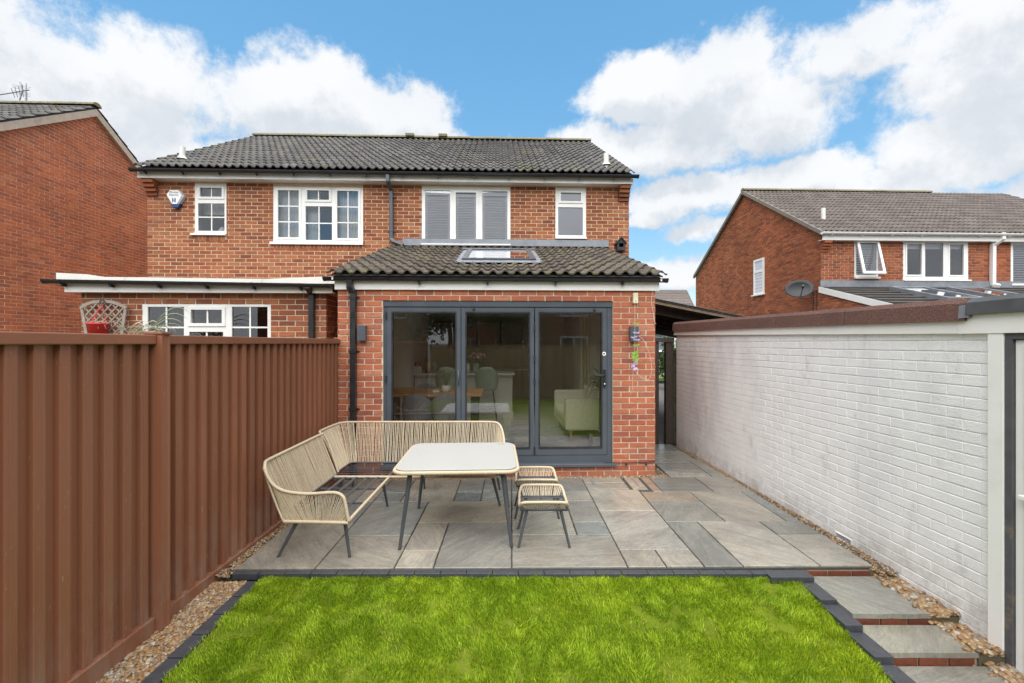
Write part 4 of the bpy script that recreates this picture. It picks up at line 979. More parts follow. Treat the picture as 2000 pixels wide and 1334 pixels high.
for k in range(n): fs.append((4 * n + k, 4 * n + (k + 1) % n, 9 * n + (k + 1) % n, 9 * n + k))
ds.add(vs, fs, 0, True); ds.build('dish', 'dish', sd)
MB().tube([c - dn * .02, c - dn * .02 + Vector((.28, .05, -.05)), Vector((RU + .02, dw + .05, dz - .08))], .02, 8).build('mount_arm', 'black', sd)
MB().tube([c - dy_ * .24, c - dy_ * .1 + dn * .42], .012, 6).build('feed_arm', 'black', sd)
MB().tube([c - dy_ * .1 + dn * .40, c - dy_ * .06 + dn * .48], .03, 8).build('feed_horn', 'black', sd)
MB().tube([Vector((RU + .0, dw - .15, dz)), Vector((RU + .0, dw - .15, 1.5))], .010, 5).build('cable', 'black', sd)
MB().tube([Vector((RU + .0, dw + .0, dz)), Vector((RU + .0, dw + .0, 1.5))], .010, 5).build('cable', 'black', sd)
# ------------------------------------------------------------------ the ground, one sheet to the horizon
def lawn_z(x, y):
    if y > 3.50: return -.045
    t = min(1, max(0, (x + 1.9) / 4.05)); d = max(0, 3.46 - y)
    zl = -.055 - .04 * min(d, 1.6) - .034 * max(0, d - 1.6); zr = -.055 - .15 * min(d, 1.4) - .01 * max(0, d - 1.4)
    return max(-.36, zl * (1 - t ** 1.5) + zr * t ** 1.5)
gx = [-1500, -300, -60, -20, -10, -6, -4, -3, -2.4, -2, -1.5, -1, -.5, 0, .5, 1, 1.5, 2, 2.2, 2.6, 3.2, 4, 6, 10, 20, 60, 300, 1500]
gy = [-1500, -300, -60, -20, -10, -6, -5, -4, -3, -2, -1, 0, .5, 1, 1.5, 2, 2.4, 2.8, 3.1, 3.45, 3.6, 5, 8, 12, 20, 60, 300, 1500]
MT['earth'] = plain('damp_earth', (.10, .085, .055), .95, .3, 2, .3, 20)
g = MB(); vs = []
for y in gy:
    for x in gx:
        z = lawn_z(x, max(y, -5)) - .10 if y < 3.5 else -.12
        if abs(x) > 60 or abs(y) > 60: z = -.4
        vs.append((x, y, z))
nx = len(gx); g.add(vs, [(j * nx + i, j * nx + i + 1, (j + 1) * nx + i + 1, (j + 1) * nx + i) for j in range(len(gy) - 1) for i in range(nx - 1)])
setting(g.build('ground', 'earth'))
# lawn: soil sheet and blades
m, nt, b = newmat('lawn_soil'); c = ramp(nt, nz(nt, 7, 6, .6), [(.3, (.09, .13, .012)), (.6, (.15, .20, .018)), (.8, (.17, .15, .04))]); nt.links.new(c, b.inputs['Base Color']); b.inputs['Roughness'].default_value = 1; b.inputs['Specular IOR Level'].default_value = 0
bumpit(nt, b, nz(nt, 60, 4), .8, .02); MT['lawn_soil'] = m
LX0, LX1 = -1.93, 2.15
lw = MB(); xs = [LX0 + (LX1 - LX0) * i / 40 for i in range(41)]; ys = [3.495 - (3.495 + 5.2) * (j / 60) for j in range(61)]
lw.add([(x, y, lawn_z(x, y)) for y in ys for x in xs], [(j * 41 + i, j * 41 + i + 1, (j + 1) * 41 + i + 1, (j + 1) * 41 + i) for j in range(60) for i in range(40)], 0, True)
setting(lw.build('lawn', 'lawn_soil'))
# behind the camera the lawn is as wide as the garden
lw2 = MB().add([(-2.25, 1.6, lawn_z(-1.9, 1.6) - .004), (-1.93, 1.6, lawn_z(-1.9, 1.6) - .004), (-1.93, -5.2, -.362), (-2.25, -5.2, -.362), (2.15, 1.9, lawn_z(2.1, 1.9) - .004), (5.4, 1.6, -.27), (5.4, -5.2, -.366), (2.15, -5.2, -.366)], [(0, 1, 2, 3), (4, 5, 6, 7)])
setting(lw2.build('lawn_verge', 'lawn_soil'))
def grass():
    rs = NR; n = 300000
    x = rs.uniform(LX0 - .015, LX1 + .015, n); y = 3.55 - (rs.uniform(0, 1, n) ** 1.25) * 2.1
    # clumps
    def vn(x, y, f, sd):
        r = np.random.RandomState(sd); g = r.rand(64, 64); X = (x * f) % 63; Y = (y * f + 20) % 63; i = X.astype(int); j = Y.astype(int); a = X - i; b = Y - j
        a = a * a * (3 - 2 * a); b = b * b * (3 - 2 * b)
        return (g[i, j] * (1 - a) + g[i + 1, j] * a) * (1 - b) + (g[i, j + 1] * (1 - a) + g[i + 1, j + 1] * a) * b
    d = .5 * vn(x, y, 7, 1) + .3 * vn(x, y, 17, 2) + .2 * vn(x, y, 3, 3)
    keep = rs.rand(n) < np.clip((d - .16) * 4.2, .30, 1); x = x[keep]; y = y[keep]; d = d[keep]; n = len(x)
    bare = np.zeros(n, bool)
    for bx, by, br in ((1.92, 3.40, .10), (1.55, 3.43, .05)): bare |= ((x - bx) ** 2 + ((y - by) * 1.8) ** 2 < br * br) & (rs.rand(n) < .93)
    x = x[~bare]; y = y[~bare]; d = d[~bare]; n = len(x)
    k2 = (y < 3.512 + .06 * (vn(x, x * .7, 11, 8) - .45)) & (d + .25 * rs.rand(n) > .37); x = x[k2]; y = y[k2]; d = d[k2]; n = len(x)
    zz = np.array([lawn_z(a, b) for a, b in zip(x, y)])
    edge = np.minimum(1, (3.54 - y) * 6 + .7)
    h = (.015 + .026 * d * rs.uniform(.5, 1.35, n)) * edge; h *= np.where(rs.rand(n) < .05, 1.45, 1)
    th = rs.uniform(0, 2 * np.pi, n); lean = h * rs.uniform(.1, .8, n)
    cl = 2 * np.pi * vn(x, y, 9, 5); ld = th * .35 + cl
    w = rs.uniform(.0010, .0024, n); cx = np.cos(th) * w; cy = np.sin(th) * w; lx = np.cos(ld) * lean; ly = np.sin(ld) * lean
    V = np.zeros((n, 5, 3), np.float32)
    V[:, 0] = np.stack([x - cx, y - cy, zz - .003], 1); V[:, 1] = np.stack([x + cx, y + cy, zz - .003], 1)
    V[:, 2] = np.stack([x + cx * .8 + lx * .35, y + cy * .8 + ly * .35, zz + h * .6], 1); V[:, 3] = np.stack([x - cx * .8 + lx * .35, y - cy * .8 + ly * .35, zz + h * .6], 1)
    V[:, 4] = np.stack([x + lx, y + ly, zz + h * (1 - .25 * (lean / h) ** 2)], 1)
    me = bpy.data.meshes.new('grass'); me.vertices.add(n * 5); me.vertices.foreach_set('co', V.ravel())
    base = np.arange(n)[:, None] * 5; q = base + np.array([0, 1, 2, 3]); t = base + np.array([3, 2, 4])
    li = np.concatenate([q, t], 1).ravel(); me.loops.add(len(li)); me.loops.foreach_set('vertex_index', li.astype(np.int32))
    me.polygons.add(n * 2); ls = np.stack([np.arange(n) * 7, np.arange(n) * 7 + 4], 1).ravel(); me.polygons.foreach_set('loop_start', ls.astype(np.int32))
    me.polygons.foreach_set('loop_total', np.tile([4, 3], n).astype(np.int32)); me.update(calc_edges=True)
    at = me.attributes.new('rnd', 'FLOAT', 'FACE'); at.data.foreach_set('value', np.repeat(np.clip(rs.rand(n) * .8 + d * .3 - .06, 0, .999), 2).astype(np.float32))
    o = bpy.data.objects.new('grass', me); COL.objects.link(o)
    m, nt, b = newmat('grass_blade'); a = nt.nodes.new('ShaderNodeAttribute'); a.attribute_name = 'rnd'
    c = ramp(nt, a.outputs['Fac'], [(0, (.50, .40, .17)), (.09, (.42, .40, .07)), (.16, (.12, .23, .012)), (.5, (.28, .44, .02)), (.8, (.46, .61, .035)), (1, (.66, .74, .12))])
    c = mixc(nt, 1.0, c, ramp(nt, nz(nt, 1.6, 4, .6), [(.3, (.74, .80, .8)), (.7, (1.22, 1.12, 1.1))]), 'MULTIPLY'); c = mixc(nt, mrange(nt, nz(nt, 4.5, 6, .65), .60, .74, 0, .55), c, (.34, .32, .09))
    nt.links.new(c, b.inputs['Base Color']); b.inputs['Roughness'].default_value = .45; b.inputs['Specular IOR Level'].default_value = .15
    tl = nt.nodes.new('ShaderNodeBsdfTranslucent'); nt.links.new(c, tl.inputs[0]); mx = nt.nodes.new('ShaderNodeMixShader'); mx.inputs[0].default_value = .24
    nt.links.new(b.outputs[0], mx.inputs[1]); nt.links.new(tl.outputs[0], mx.inputs[2]); nt.links.new(mx.outputs[0], nt.nodes['Material Output'].inputs[0])
    me.materials.append(m); o['kind'] = 'stuff'
grass()

# ------------------------------------------------------------------ patio of riven sandstone slabs
def slabmat(name, a, b_, c_, vein, rough=.30):
    m, nt, b = newmat(name); r = rnd(nt)
    oi = nt.nodes.new('ShaderNodeObjectInfo'); g = nt.nodes.new('ShaderNodeNewGeometry')
    # each stone has its own grain: turn and shift the pattern by the stone's own value
    mp = nt.nodes.new('ShaderNodeVectorRotate'); mp.rotation_type = 'Z_AXIS'; nt.links.new(g.outputs['Position'], mp.inputs['Vector']); nt.links.new(mth(nt, 'MULTIPLY', r, 6.0), mp.inputs['Angle'])
    ad = nt.nodes.new('ShaderNodeVectorMath'); ad.operation = 'ADD'; nt.links.new(mp.outputs[0], ad.inputs[0]); cb = nt.nodes.new('ShaderNodeCombineXYZ'); nt.links.new(mth(nt, 'MULTIPLY', r, 37.0), cb.inputs[0]); nt.links.new(mth(nt, 'MULTIPLY', r, 91.0), cb.inputs[2]); nt.links.new(cb.outputs[0], ad.inputs[1])
    sc = nt.nodes.new('ShaderNodeVectorMath'); sc.operation = 'MULTIPLY'; sc.inputs[1].default_value = (.9, 5.5, 1); nt.links.new(ad.outputs[0], sc.inputs[0])
    def n_(vec, s, d, ro=.6, dis=0):
        n = nt.nodes.new('ShaderNodeTexNoise'); n.inputs['Scale'].default_value = s; n.inputs['Detail'].default_value = d; n.inputs['Roughness'].default_value = ro; n.inputs['Distortion'].default_value = dis; nt.links.new(vec, n.inputs['Vector']); return n.outputs[0]
    n1 = n_(sc.outputs[0], 1.5, 7, .6, 1.2); n2 = n_(ad.outputs[0], 2.2, 5, .6)
    c = ramp(nt, n1, [(.34, a), (.5, b_), (.66, c_)])
    n5 = n_(sc.outputs[0], 5.5, 9, .68, 2.0); c = mixc(nt, 1.0, c, ramp(nt, n5, [(.36, (.80, .81, .82)), (.52, (1, 1, 1)), (.66, (1.12, 1.09, 1.04))]), 'MULTIPLY')
    n6 = n_(ad.outputs[0], 34, 4, .7); c = mixc(nt, 1.0, c, ramp(nt, n6, [(.3, (.86, .86, .86)), (.7, (1.10, 1.10, 1.10))]), 'MULTIPLY')
    c = mixc(nt, mrange(nt, n2, .55, .75, 0, .55), c, vein)
    c = mixc(nt, 1.0, c, ramp(nt, r, [(0, (.56, .59, .62)), (.35, (.68, .70, .72)), (.7, (.82, .80, .77)), (1, (1.0, .94, .84))]), 'MULTIPLY')
    c = mixc(nt, mrange(nt, nz(nt, 1.1, 6, .65), .46, .62, 0, .55), c, (.13, .122, .105))
    nt.links.new(c, b.inputs['Base Color'])
    wet = mrange(nt, nz(nt, 1.3, 5, .6, off=(4, 4, 0)), .36, .56)
    nt.links.new(mrange(nt, wet, 0, 1, rough + .12, max(.05, rough - .22)), b.inputs['Roughness'])
    b.inputs['Specular IOR Level'].default_value = .55
    h = mth(nt, 'ADD', n1, mth(nt, 'MULTIPLY', n_(ad.outputs[0], 18, 5), .25)); bumpit(nt, b, mth(nt, 'ADD', h, mth(nt, 'MULTIPLY', n5, .5)), .40, .012); MT[name] = m
slabmat('sandstone_warm', (.285, .27, .235), (.345, .325, .28), (.40, .37, .31), (.33, .275, .20))
slabmat('sandstone_pale', (.37, .355, .315), (.44, .42, .37), (.34, .32, .275), (.42, .33, .22))
slabmat('sandstone_grey', (.26, .265, .245), (.31, .315, .285), (.36, .355, .315), (.28, .25, .18))
slabmat('sandstone_blue', (.17, .19, .185), (.22, .235, .225), (.28, .285, .265), (.20, .20, .17), .28)
slabmat('sandstone_pink', (.35, .285, .21), (.40, .32, .24), (.33, .28, .22), (.40, .26, .16))
MT['joint'] = plain('dark_joint_sand', (.055, .052, .045), .95, .3, 30, .4, 120)
PA = rad(.55); pat = thing('patio', 'wet grey and buff sandstone patio in front of the folding doors', 'patio', (0, 3.56, 0), 'W', rot=PA)
del pat['category']; pat['kind'] = 'structure'; BASE[pat.name] = Vector((0, 0, 0))
def PY(r): return .01 + r * .3           # patio frame: origin at its front edge
MB().box(-2.20, 2.90, .0, 2.42, -.10, -.012).box(1.88, 2.78, 2.425, 4.35, -.10, -.012).build('joint_bed', 'joint', pat)
Wm, Pl, Gr, Bl, Pk = 'sandstone_warm', 'sandstone_pale', 'sandstone_grey', 'sandstone_blue', 'sandstone_pink'
slabs = [(-2.19, -1.57, 0, 3, Wm), (-2.19, -1.57, 3, 5, Gr), (-2.19, -1.57, 5, 8, Wm), (-1.57, -.95, 0, 2, Wm), (-1.57, -.95, 2, 5, Gr), (-.95, -.645, 0, 1, Pl), (-.95, -.645, 1, 3, Wm), (-.645, -.03, 0, 3, Wm), (-.95, -.03, 3, 5, Wm),
         (-1.57, -1.27, 5, 6, Gr), (-1.57, -1.27, 6, 8, Wm), (-1.27, -.68, 5, 8, Wm), (-.68, -.375, 5, 6, Bl), (-.68, -.375, 6, 8, Gr), (-.375, -.03, 5, 7, Gr), (-.375, -.03, 7, 8, Bl),
         (-.03, .885, 0, 2, Wm), (-.03, .57, 2, 4, Gr), (.57, .885, 2, 3, Gr), (.57, .885, 3, 5, Wm), (-.03, .30, 4, 6, Bl), (.30, .57, 4, 6, Gr), (.57, .885, 5, 6, Gr), (-.03, .30, 6, 8, Gr), (.30, .885, 6, 8, Bl),
         (.885, 1.19, 0, 1, Gr), (1.19, 1.49, 0, 1, Pl), (.885, 1.49, 1, 4, Pl), (.885, 1.49, 4, 6.3, Pl), (.885, 1.40, 6.35, 7.1, Wm), (.885, 1.40, 7.15, 8, Wm), (1.43, 1.62, 6.3, 8, Wm), (1.65, 1.765, 6.0, 8, Pk),
         (1.49, 1.80, 0, 3, Bl), (1.80, 2.41, 0, 3, Pl), (2.41, 2.83, 0, 2, Pl), (2.41, 2.83, 2, 3, Bl), (1.49, 2.08, 3, 5, Wm), (2.08, 2.69, 3, 6, Wm), (2.69, 2.83, 3, 4, Bl), (2.69, 2.83, 4, 6, Gr), (1.49, 2.08, 5, 6, Pk),
         (1.765, 2.37, 6, 8, Wm), (2.37, 2.83, 6, 8, Wm), (2.06, 2.62, 8.0, 8.7, Gr), (2.06, 2.62, 8.7, 10.4, Gr), (1.88, 2.62, 10.4, 11, Gr), (2.62, 2.80, 8, 11, Gr), (1.88, 2.76, 11, 12.6, Gr), (1.88, 2.74, 12.6, 14.4, Gr)]
rr = random.Random(17)
for (x0, x1, r0, r1, mt) in slabs:
    j = .0055; y0, y1 = PY(r0) + j, PY(r1) - j; x0 += j; x1 -= j; dz = rr.uniform(-.0015, .0025); nx = max(2, int((x1 - x0) / .05)); ny = max(2, int((y1 - y0) / .05))
    ed = lambda: rr.uniform(-.0022, .0022)
    # riven outline: a ring of slightly uneven edge points with a soft arris
    P_ = [(x0 + (x1 - x0) * i / nx, y0 + ed()) for i in range(nx)] + [(x1 + ed(), y0 + (y1 - y0) * i / ny) for i in range(ny)] + [(x1 - (x1 - x0) * i / nx, y1 + ed()) for i in range(nx)] + [(x0 + ed(), y1 - (y1 - y0) * i / ny) for i in range(ny)]
    cx, cy = (x0 + x1) / 2, (y0 + y1) / 2; k = len(P_); e = .004
    v = [(x, y, -.028) for x, y in P_] + [(x, y, -.004 + dz) for x, y in P_] + [(x + (cx - x) * e / max(.05, abs(cx - x0)), y + (cy - y) * e / max(.05, abs(cy - y0)), dz) for x, y in P_]
    f = [(i, (i + 1) % k, k + (i + 1) % k, k + i) for i in range(k)] + [(k + i, k + (i + 1) % k, 2 * k + (i + 1) % k, 2 * k + i) for i in range(k)] + [tuple(range(2 * k, 3 * k))]
    MB().add(v, f).build('slab', mt, pat)
# recessed inspection cover edges in the stones
for (x, y0, y1) in ((.99, 2.06, 2.34), (1.52, 2.0, 2.32)): MB().box(x, x + .012, y0, y1, -.004, .005).box(x + .016, x + .024, y0, y1, -.004, .004).build('cover_edge', 'steel' if False else 'lead', pat)
for (x, y) in ((-.31, 4.55), (.42, 4.0)): pass

# charcoal edging round the lawn
MT['edging'] = plain('charcoal_granite', (.052, .056, .064), .42, .2, 20, .3, 160, rv=.1)
def sett(x0, x1, y0, y1, z, parent, h=.05): MB().box(x0, x1, y0, y1, z - h, z).build('edging_block', 'edging', parent, bevel=.004)
ed1 = setting(thing('lawn_edging', None or 'charcoal granite blocks edging the front of the patio', 'x', (0, 3.5, 0), 'W')); del ed1['category']
x = -2.18
while x < 1.95: sett(x + .002, min(x + .198, 2.0), 3.497, 3.557, -.012 + rr.uniform(-.002, .002), ed1); x += .2
sett(1.93, 2.26, 3.44, 3.553, -.010, ed1)
x = 0; y = 3.455
while y > .4: sett(-2.035, -1.935, y - .198, y, lawn_z(-1.9, y) + .008, ed1); y -= .2
for (y0, y1, z) in ((3.20, 3.435, -.045), (2.96, 3.20, -.075), (2.72, 2.955, -.115), (2.46, 2.715, -.155), (2.22, 2.455, -.20), (1.95, 2.215, -.22), (1.7, 1.945, -.24)):
    sett(2.145, 2.262, y0, y1 - .004, z, ed1, .06)
# steps down beside the garage: slab treads on brick risers
stp = setting(thing('steps', 'three shallow sandstone steps on red brick risers going down beside the white garage', 'x', (2.5, 3.2, 0), 'W')); del stp['category']
lev = [(3.56, 3.06, -.062), (3.05, 2.77, -.127), (2.76, 2.30, -.197), (2.29, 1.7, -.25)]
MT['riser_brick'] = brickmat('darkened_brick', [(0, (.14, .045, .025)), (1, (.22, .07, .04))], patch=(.12, .10, .05), streak=(.08, .04, .025))  # brick colour lowered to offset the sun falling on the risers
MT['riser_mortar'] = plain('crumbly_mortar', (.30, .24, .17), .95, .3, 30, .6, 120)
for i, (y1, y0, z) in enumerate(lev):
    x0, x1 = 2.268, 2.80 + i * .02; ex = [rr.uniform(-.004, .004) for _ in range(9)]
    n = 8; fr_ = [(x0 + (x1 - x0) * k / n, y0 + ex[k]) for k in range(n + 1)]
    P_ = fr_ + [(x1, y1 - .005), (x0, y1 - .005)]; k = len(P_)
    MB().add([(a, b, z - .031) for a, b in P_] + [(a, b, z) for a, b in P_], [tuple(range(k))[::-1], tuple(range(k, 2 * k))] + [(q, (q + 1) % k, k + (q + 1) % k, k + q) for q in range(k)]).build('slab', [Gr, Gr, Wm, Gr][i], stp)
    yf = y1 + .012; zt = ([0] + [l[2] for l in lev])[i] - .028
    MB().box(2.27, 2.80 + i * .02, yf + .01, yf + .10, z - .08, zt + .001).build('riser_bed', 'riser_mortar', stp)
    for q in range(3): MB().box(2.275 + q * .185, 2.275 + q * .185 + (.172 if q < 2 else .15), yf, yf + .012, z - .02, zt - .004, rr.random()).build('brick', 'riser_brick', stp)

# ------------------------------------------------------------------ gravel
MT['pebble'] = None
m, nt, b = newmat('river_pebble'); r = rnd(nt)
c = ramp(nt, r, [(0, (.30, .15, .06)), (.2, (.42, .24, .10)), (.4, (.52, .34, .17)), (.58, (.26, .16, .09)), (.72, (.60, .48, .32)), (.86, (.16, .12, .09)), (.95, (.62, .58, .50)), (1, (.34, .20, .10))])
c = mixc(nt, 1.0, c, ramp(nt, nz(nt, 60, 3), [(.3, (.55, .55, .55)), (.7, (.85, .85, .85))]), 'MULTIPLY'); nt.links.new(c, b.inputs['Base Color']); b.inputs['Roughness'].default_value = .32; MT['pebble'] = m
ICO = []
import bmesh
bm_ = bmesh.new(); bmesh.ops.create_icosphere(bm_, subdivisions=2, radius=1); IV2 = np.array([v.co[:] for v in bm_.verts], np.float32); IF2 = [tuple(v.index for v in f.verts) for f in bm_.faces]; bm_.free()
bm_ = bmesh.new(); bmesh.ops.create_icosphere(bm_, subdivisions=1, radius=1); IV1 = np.array([v.co[:] for v in bm_.verts], np.float32); IF1 = [tuple(v.index for v in f.verts) for f in bm_.faces]; bm_.free()
def gravel(name, label, pts, size, fine=False):
    IV, IF = (IV2, IF2) if fine else (IV1, IF1); n = len(pts); V = np.zeros((n, len(IV), 3), np.float32); rs = NR
    for i, p in enumerate(pts):
        s = size * rs.uniform(.55, 1.35); a = rs.uniform(0, 6.28); sc = np.array([s * rs.uniform(.9, 1.3), s * rs.uniform(.65, .95), s * rs.uniform(.42, .65)]); q = IV * sc * (1 + .08 * np.sin(IV[:, [1, 2, 0]] * 3 + i)); ca, sa = math.cos(a), math.sin(a); t = rs.uniform(-.45, .45)
        y = q[:, 1] * math.cos(t) - q[:, 2] * math.sin(t); z = q[:, 1] * math.sin(t) + q[:, 2] * math.cos(t)
        V[i, :, 0] = q[:, 0] * ca - y * sa + p[0]; V[i, :, 1] = q[:, 0] * sa + y * ca + p[1]; V[i, :, 2] = z + p[2]
    F = np.array(IF, np.int32); L = (F[None] + (np.arange(n) * len(IV))[:, None, None]).reshape(-1)
    me = bpy.data.meshes.new(name); me.vertices.add(n * len(IV)); me.vertices.foreach_set('co', V.ravel()); me.loops.add(len(L)); me.loops.foreach_set('vertex_index', L.astype(np.int32))
    k = n * len(IF); me.polygons.add(k); me.polygons.foreach_set('loop_start', (np.arange(k) * 3).astype(np.int32)); me.polygons.foreach_set('loop_total', np.full(k, 3, np.int32)); me.polygons.foreach_set('use_smooth', np.ones(k, bool)); me.update(calc_edges=True)
    at = me.attributes.new('rnd', 'FLOAT', 'FACE'); at.data.foreach_set('value', np.repeat(rs.rand(n) * .999, len(IF)).astype(np.float32))
    me.materials.append(MT['pebble']); o = bpy.data.objects.new(name, me); COL.objects.link(o); o['kind'] = 'stuff'; o['label'] = label; return o
GXW = lambda y: 3.10 - .037 * y            # the garage wall's line
pts = []
for _ in range(6200):
    y = 3.46 - rr.random() ** 1.2 * 1.55; pts.append((rr.uniform(-2.30, -2.03), y, lawn_z(-1.9, y) - .008 + rr.uniform(-.012, .010)))
pn = pts[:]; pts = []
for _ in range(1500):
    y = rr.uniform(3.46, 5.95); pts.append((rr.uniform(-2.285, -2.185), y, -.020 + rr.uniform(-.010, .012)))
gravel('gravel', 'brown pebbles in the strip between the brown fence and the lawn edging', pn, .0125, True)
gravel('gravel', 'pebbles in the narrow strip between the brown fence and the patio', pts, .0115)
pts = []
for _ in range(3800):
    y = 3.5 + rr.random() * 4.3; x0 = 2.795 - (y - 3.5) * .006 - max(0, y - 5.9) * .012; pts.append((rr.uniform(x0, GXW(y) - .006), y, -.018 + rr.uniform(-.010, .012)))
gravel('gravel', 'pebbles along the foot of the white garage wall', pts, .0105)
pts = []
for _ in range(2100):
    y = rr.uniform(2.15, 3.56); i = 0 if y > 3.06 else (1 if y > 2.77 else 2); pts.append((rr.uniform(2.80 + i * .02 - (.05 if rr.random() < .12 else 0), GXW(y) - .01), y, lev[i][2] + .0 + rr.uniform(-.02, .012)))
gravel('gravel', 'large loose pebbles beside the steps at the corner of the garage', pts, .0175, True)
pts = []
for _ in range(4200):
    u = rr.uniform(XL + .02, XR + .14); w = rr.uniform(-.125, -.006); p = to_world(u, w); pts.append((p.x, p.y, -.006 + rr.uniform(-.010, .010)))
for _ in range(900):
    w = rr.uniform(-.12, 2.0); u = XR + rr.uniform(.005, .15 if w < .3 else .06); p = to_world(u, w); pts.append((p.x, p.y, -.006 + rr.uniform(-.010, .010)))
for _ in range(900):
    w = rr.uniform(1.35, 1.9); u = XR + rr.uniform(.005, .35); p = to_world(u, w); pts.append((p.x, p.y, .004 + rr.uniform(-.010, .010)))
gravel('gravel', 'pebbles along the foot of the extension wall', pts, .0105)
MB().box(-2.3, -2.03, .5, 3.56, -.5, -.10).box(-2.3, -2.18, 3.56, 6.0, -.10, -.035).box(2.78, 3.02, 3.56, 8.2, -.10, -.03).box(2.80, 3.04, 3.06, 3.56, -.3, -.082).box(2.82, 3.04, 2.77, 3.059, -.3, -.142).box(2.84, 3.04, 1.6, 2.769, -.4, -.212).build('gravel_bed', 'earth')['kind'] = 'structure'
MB().box(XL, XR + .2, -.14, 0.004, -.1, -.016, 0, lambda a, b, c: tuple(to_world(a, b, c))).build('gravel_bed', 'earth')['kind'] = 'structure'

# ------------------------------------------------------------------ brown steel fence
m, nt, b = newmat('brown_coated_steel'); c = ramp(nt, nz(nt, 2.5, 5, stretch=(1, 1, .25)), [(.3, (.235, .093, .052)), (.7, (.285, .117, .066))])
c = mixc(nt, mrange(nt, nz(nt, 48, 4, .65, stretch=(1, 1, .35)), .66, .76, 0, .6), c, (.45, .36, .28))
c = mixc(nt, 1.0, c, ramp(nt, rnd(nt), [(0, (.86, .86, .87)), (1, (1.06, 1.04, 1.02))]), 'MULTIPLY')
g_ = nt.nodes.new('ShaderNodeNewGeometry'); s_ = nt.nodes.new('ShaderNodeSeparateXYZ'); nt.links.new(g_.outputs['Position'], s_.inputs[0])
low = mth(nt, 'MULTIPLY', mrange(nt, s_.outputs[2], .55, .0), mrange(nt, nz(nt, 9, 6, .7, stretch=(1, 1, .4)), .42, .7), True)
c = mixc(nt, mth(nt, 'MULTIPLY', low, .55), c, (.30, .24, .19)); nt.links.new(c, b.inputs['Base Color']); b.inputs['Roughness'].default_value = .42
bumpit(nt, b, nz(nt, 160, 2, stretch=(1, 1, .02)), .12, .002); MT['fence'] = m
FX = -2.30; fn = thing('metal_fence', 'tall brown corrugated steel fence along the left side of the garden', 'fence', (FX, 3, 0), 'W')
fp = .125
prof = [(0, 0), (.028, 0), (.031, .028), (.033, .031), (.052, .031), (.054, .0297), (.056, .031), (.066, .031), (.068, .0297), (.070, .031), (.086, .031), (.088, .028), (.091, 0), (.125, 0)]
def panel(y0, n, z0, z1):
    mb = MB(); pr = []
    for k in range(n):
        for a, d in prof[:-1]: pr.append((y0 + k * fp + a, FX - .035 + d))
    pr.append((y0 + n * fp, FX - .035))
    v = [(x, y, z0) for y, x in pr] + [(x, y, z1) for y, x in pr]; q = len(pr)
    v += [(x - .0015, y, z0) for y, x in pr] + [(x - .0015, y, z1) for y, x in pr]
    mb.add(v, [(i, i + 1, q + i + 1, q + i) for i in range(q - 1)] + [(2 * q + i, 3 * q + i, 3 * q + i + 1, 2 * q + i + 1) for i in range(q - 1)])
    return mb.build('panel', 'fence', fn)
for b0, b1 in ((2.965, 5.93), (-.10, 2.895), (-3.165, -.165)):
    y = b1
    while y - fp * 2 > b0 - .26: panel(y - 2 * fp, 2, .0, 1.775); y -= 2 * fp
    MB().box(FX - .05, FX + .018, b0, b1, 1.752, 1.812).build('top_rail', 'fence', fn, bevel=.006)
    MB().box(FX - .05, FX + .012, b0, b1, -.15, .018).build('bottom_rail', 'fence', fn, bevel=.004)
for y in (2.93, 5.965, -.13, -3.2):
    po = MB().prism([(-.06, -.035), (.05, -.035), (.05, -.022), (.044, -.018), (.044, .018), (.05, .022), (.05, .035), (-.06, .035)], lambda a, b: (FX + a, y + b, -.12), lambda a, b: (FX + a, y + b, 1.815)).build('post', 'fence', fn)
    MB().box(FX - .068, FX + .058, y - .043, y + .043, 1.815, 1.832).build('post_cap', 'fence', po, bevel=.004)
    for dz in (1.77, 1.735):
        MB().lathe([(0, .003), (.005, .003), (.006, 0)], (0, 0, 0), 6).build('screw', 'black', po).location = (FX + .0505 - BASE[fn.name].x, y + .028 - 3, dz)

# ------------------------------------------------------------------ white-painted garage
GU2 = 2.876 + .0; gw_far, gw_near = 1.816, -3.25
m, nt, b = newmat('white_masonry_paint'); n1 = nz(nt, 1.5, 6, .6, stretch=(1, 1, .35)); c = ramp(nt, nz(nt, 5, 4), [(.3, (.84, .84, .85)), (.7, (.90, .90, .90))])
c = mixc(nt, mrange(nt, n1, .50, .68, 0, .38), c, (.52, .51, .55)); c = mixc(nt, mrange(nt, nz(nt, 4.0, 8, .7, stretch=(1, 1, .5), off=(2, 8, 3)), .58, .74, 0, .5), c, (.40, .34, .33))
c = mixc(nt, mrange(nt, nz(nt, 90, 3, .6), .72, .78, 0, .8), c, (.22, .15, .12))
g_ = nt.nodes.new('ShaderNodeNewGeometry'); s_ = nt.nodes.new('ShaderNodeSeparateXYZ'); nt.links.new(g_.outputs['Position'], s_.inputs[0])
c = mixc(nt, mth(nt, 'MULTIPLY', mrange(nt, s_.outputs[2], .30, -.10), mrange(nt, nz(nt, 7, 7, .7), .40, .68), True), c, (.36, .34, .27))
c = mixc(nt, mrange(nt, nz(nt, 3.2, 8, .75, stretch=(1, 1, .12), off=(1, 5, 9)), .62, .72, 0, .45), c, (.38, .38, .37))
nt.links.new(c, b.inputs['Base Color']); b.inputs['Roughness'].default_value = .55
h = mth(nt, 'ADD', nz(nt, 70, 4, .55, stretch=(1, 1, 2.2)), mth(nt, 'MULTIPLY', nz(nt, 18, 3), .6)); bumpit(nt, b, h, .55, .009); MT['white_paint'] = m
